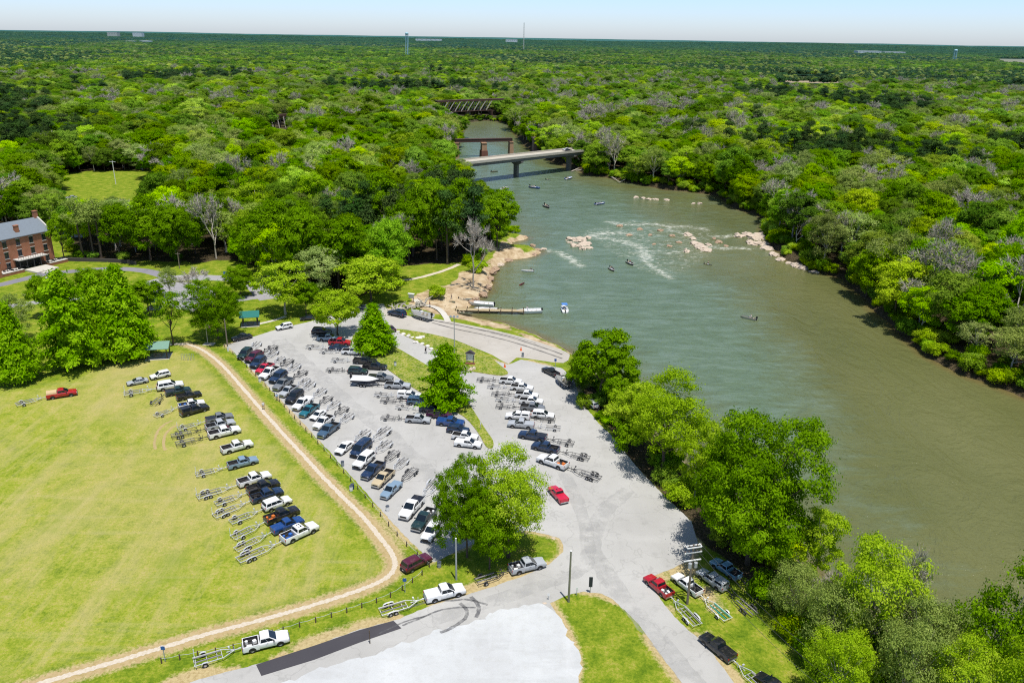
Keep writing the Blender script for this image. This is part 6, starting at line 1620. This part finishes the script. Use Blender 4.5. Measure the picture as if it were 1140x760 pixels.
for x, y in ((.5, back / 2), (Wd * .55, -1.6), (Wd - .5, back / 2)):
    zr = H + 3.6 * (1 - abs(y - back / 2) / (D / 2)); b = MB(); b.box((x, y, zr + .9), (1.2, 1.0, 2.4)); b.box((x, y, zr + 2.15), (1.4, 1.2, .2)); b.build("chimney", BRICK, roof)
fh = H / 3
for fl_ in range(3):
    for i, u in enumerate((.14, .38, .62, .86)):
        if fl_ == 0 and i in (1, 2): continue
        x = Wd * u; z = fh * fl_ + fh * .52; b = MB(); b.box((x, .03, z), (1.25, .12, 2.0)); b.box((x, .02, z + 1.08), (1.5, .14, .16), mi=1); b.box((x, .07, z - 1.08), (1.6, .24, .16), mi=1); wo = b.build("window", [WINF, LIME], e)
        p_ = MB()
        for a_ in (-.27, .27):
            for c_ in (-.48, .48): p_.add([(x + a_ - .24, .096, z + c_ - .43), (x + a_ + .24, .096, z + c_ - .43), (x + a_ + .24, .096, z + c_ + .43), (x + a_ - .24, .096, z + c_ + .43)], [(0, 1, 2, 3)])
        p_.build("pane", GLASS, wo)
DARKW = plain("dark_doorway", (.02, .022, .024), .6)
b = MB(); b.box((Wd * .5, .04, 1.7), (8.2, .12, 3.3)); b.build("doorway", DARKW, e)
b = MB(); b.box((Wd * .5, 1.5, fh + .1), (9.4, 3.2, .22)); pc = b.build("porch_roof", LIME, e)
b = MB()
for k in range(13): b.box((Wd * .5 - 4.6 + k * .766, 3.0, fh + .65), (.06, .06, .9))
b.box((Wd * .5, 3.0, fh + 1.1), (9.3, .08, .08)); b.build("railing", BLACK, pc)
for k in range(5): b = MB(); b.box((Wd * .5 - 4.4 + k * 2.2, 2.9, fh / 2), (.24, .24, fh)); b.build("porch_post", DARKW, e)
b = MB(); b.box((Wd * .5, 6.2, .25), (7, 6.5, .5)); b.box((Wd * .5, 10, .12), (5, 1.6, .24)); b.build("steps", M_PATHC, e)
for s, x0, x1 in ((0, -1.5, Wd * .5 - 4.2), (1, Wd * .5 + 4.2, Wd + 3)): b = MB(); b.box(((x0 + x1) / 2, 2.6, .45), (x1 - x0, 3.4, .9)); b.build("terrace", BRICK, e); b = MB(); b.box(((x0 + x1) / 2, 2.6, .93), (x1 - x0 + .1, 3.5, .08)); b.build("terrace_paving", LIME, e)
mw = e.matrix_world if False else Matrix.LocRotScale(e.location, e.rotation_euler, None)
for k, (x, y) in enumerate(((1.5, 2.6), (3.4, 3.2), (6.0, 2.4), (Wd - 5, 2.6), (Wd - 2.6, 3.2), (Wd - .4, 2.4))):
    p = mw @ Vector((x, y, .97)); o = empty("cafe_table", p, rz); tag(o, "dark cafe table with benches on the mill terrace", "table", "cafe tables on the mill terrace"); b = MB(); b.cyl((0, 0, .73), .5, .05, 14); b.build("table_top", BLACK, o); b = MB(); b.cyl((0, 0, .36), .06, .7, 8); b.box((0, 0, .03), (.6, .6, .05)); b.build("pedestal", BLACK, o)
    for s in (-1, 1): b = MB(); b.box((s * .95, 0, .44), (.35, .9, .06)); b.box((s * .95, .36, .22), (.3, .06, .42)); b.box((s * .95, -.36, .22), (.3, .06, .42)); b.build("bench", BLACK, o)
# low brick wing at the mill's far corner and retaining wall along the lawn
g2 = mw @ Vector((Wd + 6, 1.5, 0)); o = empty("brick_wing", g2, rz); tag(o, "low brick lean-to at the mill's outer corner", "building"); b = MB(); b.box((0, 0, 2.2), (7, 6, 4.4)); b.build("wall", BRICK, o); b = MB(); b.box((0, 0, 4.52), (7.4, 6.4, .2)); b.build("roof", SLATE, o); b = MB(); b.box((-1, 3.03, 1.4), (1.4, .08, 2.6)); b.build("door", DARKW, o)
p = spline(W2([(68, 290), (90, 291), (115, 291.5), (140, 293), (152, 295)]), 6); b = MB(); b.loft([[(x, y - .25, 0), (x, y + .25, 0), (x, y + .25, 1.1), (x, y - .25, 1.1)] for x, y in p]); tag(b.build("retaining_wall", plain("dark_block_wall", (.07, .06, .055), .9)), "low dark wall along the driveway under the slender pines", "wall")

# ================================================================ BRIDGES
CONC = plain("bridge_concrete", (.46, .42, .34), .85, var=.2, scale=.4); CONCD = plain("weathered_concrete", (.17, .16, .14), .9, var=.3, scale=.4); RUST = plain("rusted_steel", (.075, .04, .03), .85, var=.35, scale=.8); OLDST = plain("old_pier_stone", (.36, .22, .13), .9, var=.35, scale=.5); PALEM = plain("pale_truss_steel", (.36, .33, .3), .7, var=.3)
A, Bp = G(574.5, 197, WZ), G(633, 189.5, WZ); ax = (Bp - A).normalized(); rz = math.atan2(ax.y, ax.x); span = (Bp - A).length
zd = A.z + height_for(A, 174.0) 
e = empty("road_bridge", (A.x, A.y, 0), rz); tag(e, "pale concrete road bridge crossing the river on stout piers", "bridge")
x0, x1 = -span * 1.25, span * 1.5
b = MB(); b.box(((x0 + x1) / 2, 0, zd - .3), (x1 - x0, 10.5, .5)); b.build("deck", CONC, e)
b = MB(); b.box(((x0 + x1) / 2, 0, zd - .044), (x1 - x0, 9.6, .02)); b.build("roadway", CONC, e)
for s in (-1, 1):
    b = MB(); b.box(((x0 + x1) / 2, s * 5.1, zd + .35), (x1 - x0, .3, .8)); b.build("parapet", CONC, e)
for y in (-4.2, -1.4, 1.4, 4.2): b = MB(); b.box(((x0 + x1) / 2, y, zd - 1.35), (x1 - x0, .55, 1.6)); b.build("girder", CONCD, e)
for x in (0, span):
    b = MB(); b.box((x, 0, (zd - 2.9 + WZ - 2) / 2), (1.5, 2.8, zd - 2.9 - WZ + 2)); pr_ = b.build("pier", CONCD, e); b = MB(); b.box((x, 0, zd - 2.5), (1.7, 10, .8)); b.add([(x - .8, -4.9, zd - 2.9), (x + .8, -4.9, zd - 2.9), (x + .8, 4.9, zd - 2.9), (x - .8, 4.9, zd - 2.9), (x - .8, -1.5, zd - 4.4), (x + .8, -1.5, zd - 4.4), (x + .8, 1.5, zd - 4.4), (x - .8, 1.5, zd - 4.4)], [(0, 1, 5, 4), (1, 2, 6, 5), (2, 3, 7, 6), (3, 0, 4, 7)]); b.build("pier_cap", CONCD, pr_)
mwB = Matrix.LocRotScale(e.location, e.rotation_euler, None)
for u, col, lab in ((.93, 'black', "dark car crossing the road bridge near the wooded end"), (.98, 'white', "white car crossing the road bridge behind the dark one")):
    p = mwB @ Vector((span * u, -2 if col == 'black' else 2, zd - .03)); q_ = empty("moving_car", p, rz + (math.pi if col == 'white' else 0)); tag(q_, lab, "car")
    for nm, me in VP['sedan'].items(): o = link(nm.rstrip('_'), me, q_); o.color = (*COLOR[col], 1)
    for s_ in (-1, 1):
        for x in (-1.42, 1.42): link("wheel", KINDV['sedan']['wheel'][0], q_, (x, s_ * .78, .33))
# old railway piers with one girder span
p1, p2, p3, p4 = (G(*q_, WZ) for q_ in ((508, 175), (538.5, 175), (568.5, 173.5), (596, 169)))
rz = math.atan2(*(p3 - p1).yx); e = empty("railway_bridge", (p1.x, p1.y, 0), rz); tag(e, "rust-dark old railway girder on stone piers behind the road bridge", "bridge")
zt = p3.z + height_for(p3, 154.5); L = (p3 - p1).length; inv = Matrix.LocRotScale(e.location, e.rotation_euler, None).inverted()
for s in (-1, 1): b = MB(); b.box((L / 2, s * 1.2, zt - .7), (L * 1.04, .35, 1.9)); b.build("girder", RUST, e)
b = MB(); b.box((L / 2, 0, zt + .35), (L * 1.04, 3.2, .2)); b.build("deck", RUST, e)
for p, wd, tt in ((p1, 2.3, zt - 1.65), (p2, 3.0, zt - 1.65), (p3, 2.3, zt - 1.65)):
    q_ = inv @ p; b = MB(); b.box((q_.x, q_.y, (tt + WZ - 2) / 2), (wd * 1.25, 5, tt - WZ + 2), topx=.78, top=.8); b.box((q_.x, q_.y, tt - .25), (wd * 1.15, 4.6, .48)); b.build("pier", OLDST, e)
    if p is p2: b = MB(); b.box((q_.x, q_.y, WZ + 1.5), (4.4, 6, 5.6), top=.9); b.build("pier_base", plain("ruddy_pier_footing", (.16, .065, .045), .9, var=.3, scale=.5), e)
g4 = p4; b = MB(); h4 = height_for(p4, 153.5); b.box((0, 0, h4 / 2 - 1), (4.2, 4.2, h4 + 2), top=.86); b.box((0, 0, h4 + .1), (5, 5, .7)); o = b.build("stone_pier", plain("dusky_pier_stone", (.2, .14, .12), .9, var=.3, scale=.5), None, (g4.x, g4.y, WZ)); o.rotation_euler = (0, 0, rz); tag(o, "lone stone pier standing free among bright trees", "pier")
# truss bridge farther up
pL, pR = G(486, 137, WZ), G(574, 132.5, WZ); rz = math.atan2(*(pR - pL).yx); L = (pR - pL).length; zt = pL.z + height_for(pL, 113.5); dT = 4.8 * (pL.y / 600); dT = zt - (pL.z + height_for(pL, 125.0))
e = empty("truss_bridge", (pL.x, pL.y, 0), rz); tag(e, "dark deck-truss railway bridge at the head of the river reach", "bridge")
for s in (-2.2, 2.2):
    b = MB(); b.box((L / 2, s, zt), (L, .6, 1.0)); b.build("top_chord", RUST, e); Lt = L * .62; b = MB(); b.box((Lt / 2 + L * .05, s, zt - dT), (Lt, .55, .8)); b.build("bottom_chord", RUST, e); n = 8
    for k in range(n):
        xa = L * .05 + Lt * k / n; xb = L * .05 + Lt * (k + 1) / n; b = MB(); b.tube([(xb, s, zt), (xa, s, zt - dT)], .42, 4); b.build("diagonal", PALEM if k % 1 == 0 else RUST, e); b = MB(); b.tube([(xa, s, zt), (xa, s, zt - dT)], .25, 4); b.build("vertical", RUST, e)
b = MB(); b.box((L / 2, 0, zt + .9), (L, 5, .3)); b.build("deck", RUST, e)
for u in (.05, .67): b = MB(); b.box((L * u, 0, (zt - dT + WZ) / 2), (1.3, 5, zt - dT - WZ)); b.build("pier", RUST, e)
# far trestle among the trees
def trestle(pa, pb, top_y, label):
    a, c = G(*pa), G(*pb); rz = math.atan2(*(c - a).yx); L = (c - a).length; h = height_for(a, top_y); e = empty("railway_trestle", (a.x, a.y, 0), rz); tag(e, label, "trestle"); b = MB(); b.box((L / 2, 0, h), (L, 4, 1.6)); b.build("deck", RUST, e)
    for k in range(4):
        x = L * (k + .5) / 4; b = MB()
        for s in (-1, 1): b.tube([(x, s * 4, 0), (x, s * 1.5, h)], .4, 5)
        for z in (.35, .65): b.tube([(x, -3, h * z), (x, 3, h * z)], .3, 4)
        b.build("bent", PALEM, e)
trestle((298, 143), (325, 141), 129.5, "pale-legged railway trestle standing among the distant trees")
trestle((98, 158), (116, 157), 147, "dark railway trestle half sunk in trees above the meadow")

# ================================================================ FAR COUNTRY
FARW = plain("hazed_white_wall", (.5, .56, .57), .7); FARTEAL = plain("hazed_tank_teal", (.3, .5, .56), .6); FARTAN = plain("hazed_tan_wall", (.4, .43, .4), .8)  # distance haze mixed into these wall and tank colours
def at_dist(px, y): 
    """a place straight down column px at the distance y"""
    d = _f + _r * ((px - W0 / 2) / FPX) - _u * ((45 - H0 / 2) / FPX); k = y / d[1]; return Vector((d[0] * k, y, 0))
def z_for(px, py, y): 
    d = _f + _r * ((px - W0 / 2) / FPX) - _u * ((py - H0 / 2) / FPX); return CAM[2] + d[2] * y / d[1]
def water_tower(px, y0, y1, dist, label):
    g = at_dist(px, dist); zt = z_for(px, y0, dist); r_ = dist / FPX * 1.8; e = empty("water_tower", (g.x, g.y, 0)); tag(e, label, "water tower"); b = MB(); n = 14
    pr = [(.1, 1), (.6, .93), (.95, .72), (1, .5), (.85, .22), (.3, .04), (.12, 0)]; b.loft([[(r_ * k * math.cos(a), r_ * k * math.sin(a), zt - r_ * 1.5 * (1 - z)) for a in np.linspace(0, 2 * math.pi, n + 1)[:-1]] for k, z in pr]); b.build("tank", FARTEAL, e)
    for k in range(5): a = 2 * math.pi * k / 5; b = MB(); b.tube([(r_ * 1.05 * math.cos(a), r_ * 1.05 * math.sin(a), 0), (r_ * .9 * math.cos(a), r_ * .9 * math.sin(a), zt - r_ * .8)], r_ * .1, 6); b.build("leg", FARTEAL, e)
    b = MB(); b.cyl((0, 0, (zt - r_) / 2), r_ * .2, zt - r_, 8); b.build("riser", FARTEAL, e)
water_tower(453, 36.2, 44, 2600, "pale blue water tower on the horizon above the white warehouse")
water_tower(1066.5, 55, 62, 3300, "pale blue water tower standing over the woods near the tan field")
g = at_dist(583, 4200); zt = z_for(583, 25.5, 4200); e = empty("radio_mast", (g.x, g.y, 0)); tag(e, "thin lattice radio mast alone on the skyline", "mast"); b = MB(); w_ = 3.2
for k in range(3): a = 2 * math.pi * k / 3; b.tube([(w_ * math.cos(a), w_ * math.sin(a), 0), (w_ * .4 * math.cos(a), w_ * .4 * math.sin(a), zt)], .8, 4)
b.build("mast_leg", FARTAN, e); b = MB()
for k in range(14): z = zt * k / 14; z2 = zt * (k + 1) / 14; b.tube([(w_ * .9, 0, z), (-w_ * .45, w_ * .7, z2)], .5, 4); b.tube([(-w_ * .45, -w_ * .7, z), (w_ * .9, 0, z2)], .5, 4)
b.build("lattice", FARTAN, e)
def far_house(px0, px1, y0, y1, dist, label, mat=FARW, flat=True, name="warehouse"):
    a, c = at_dist(px0, dist), at_dist(px1, dist); zt = z_for((px0 + px1) / 2, y0, dist); w_ = (c - a).length; e = empty(name, ((a.x + c.x) / 2, dist, 0)); tag(e, label, "building", None)
    zt = max(zt, 14); b = MB(); b.box((0, 0, zt / 2), (w_, 60, zt)); b.build("wall", mat, e); b = MB(); b.box((0, 0, zt + .5), (w_ * 1.01, 61, 1)); b.build("roof", FARW, e)
    b = MB()
    for k in range(6): b.box((-w_ * .42 + k * w_ * .168, -30.2, zt * .8), (w_ * .05, .4, zt * .06))
    b.build("window", SLATE, e)
far_house(463, 492, 43.6, 46, 9000, "long low white warehouse on the horizon under the water tower")
far_house(563, 576, 44.2, 46, 9000, "small white shed on the horizon by the radio mast")
far_house(955, 981, 57, 60, 4900, "white industrial shed on the wooded skyline, left of its twin"); far_house(985, 1008, 58, 60.5, 5000, "white industrial shed on the wooded skyline, right of its twin")
far_house(122, 133, 36.2, 38, 8000, "tan block rising over the far horizon", FARTAN, name="apartment_block"); far_house(150, 160, 36.6, 38, 8200, "white block on the far horizon past the tan one", name="apartment_block"); far_house(142, 150, 46, 48, 4500, "white house roof deep in the far woods"); far_house(158, 167, 45.6, 47.6, 4600, "second white house roof deep in the far woods")
def house(px, w_, d_, h, rz, mat, label):
    g = G(*px); e = empty("house", g, rz); tag(e, label, "house"); b = MB(); b.box((0, 0, h / 2), (w_, d_, h)); b.build("wall", mat, e); b = MB()
    b.add([(-w_ / 2 - .4, -d_ / 2 - .4, h), (w_ / 2 + .4, -d_ / 2 - .4, h), (w_ / 2 + .4, 0, h + 2.2), (-w_ / 2 - .4, 0, h + 2.2), (-w_ / 2 - .4, d_ / 2 + .4, h), (w_ / 2 + .4, d_ / 2 + .4, h)], [(0, 1, 2, 3), (3, 2, 5, 4), (0, 3, 4), (1, 5, 2)]); b.build("roof", SLATE if mat != FARW else plain("brown_roof", (.2, .15, .12), .9), e)
    for x in (-.3, .3): b = MB(); b.box((x * w_, -d_ / 2 - .02, h * .55), (1.2, .08, 1.3)); b.build("window", GLASS, e)
    b = MB(); b.box((0, -d_ / 2 - .03, 1.05), (1, .08, 2.1)); b.build("door", DARKW, e)
house((357, 205), 14, 9, 3.6, .2, FARTAN, "tan-walled house showing through the trees behind the grove"); house((342, 227), 10, 7, 3.2, -.1, FARW, "white-walled house glimpsed in the trees behind the park")
house((82, 262), 9, 7, 3.2, .1, FARTAN, "pale house between the slender pines and the meadow")
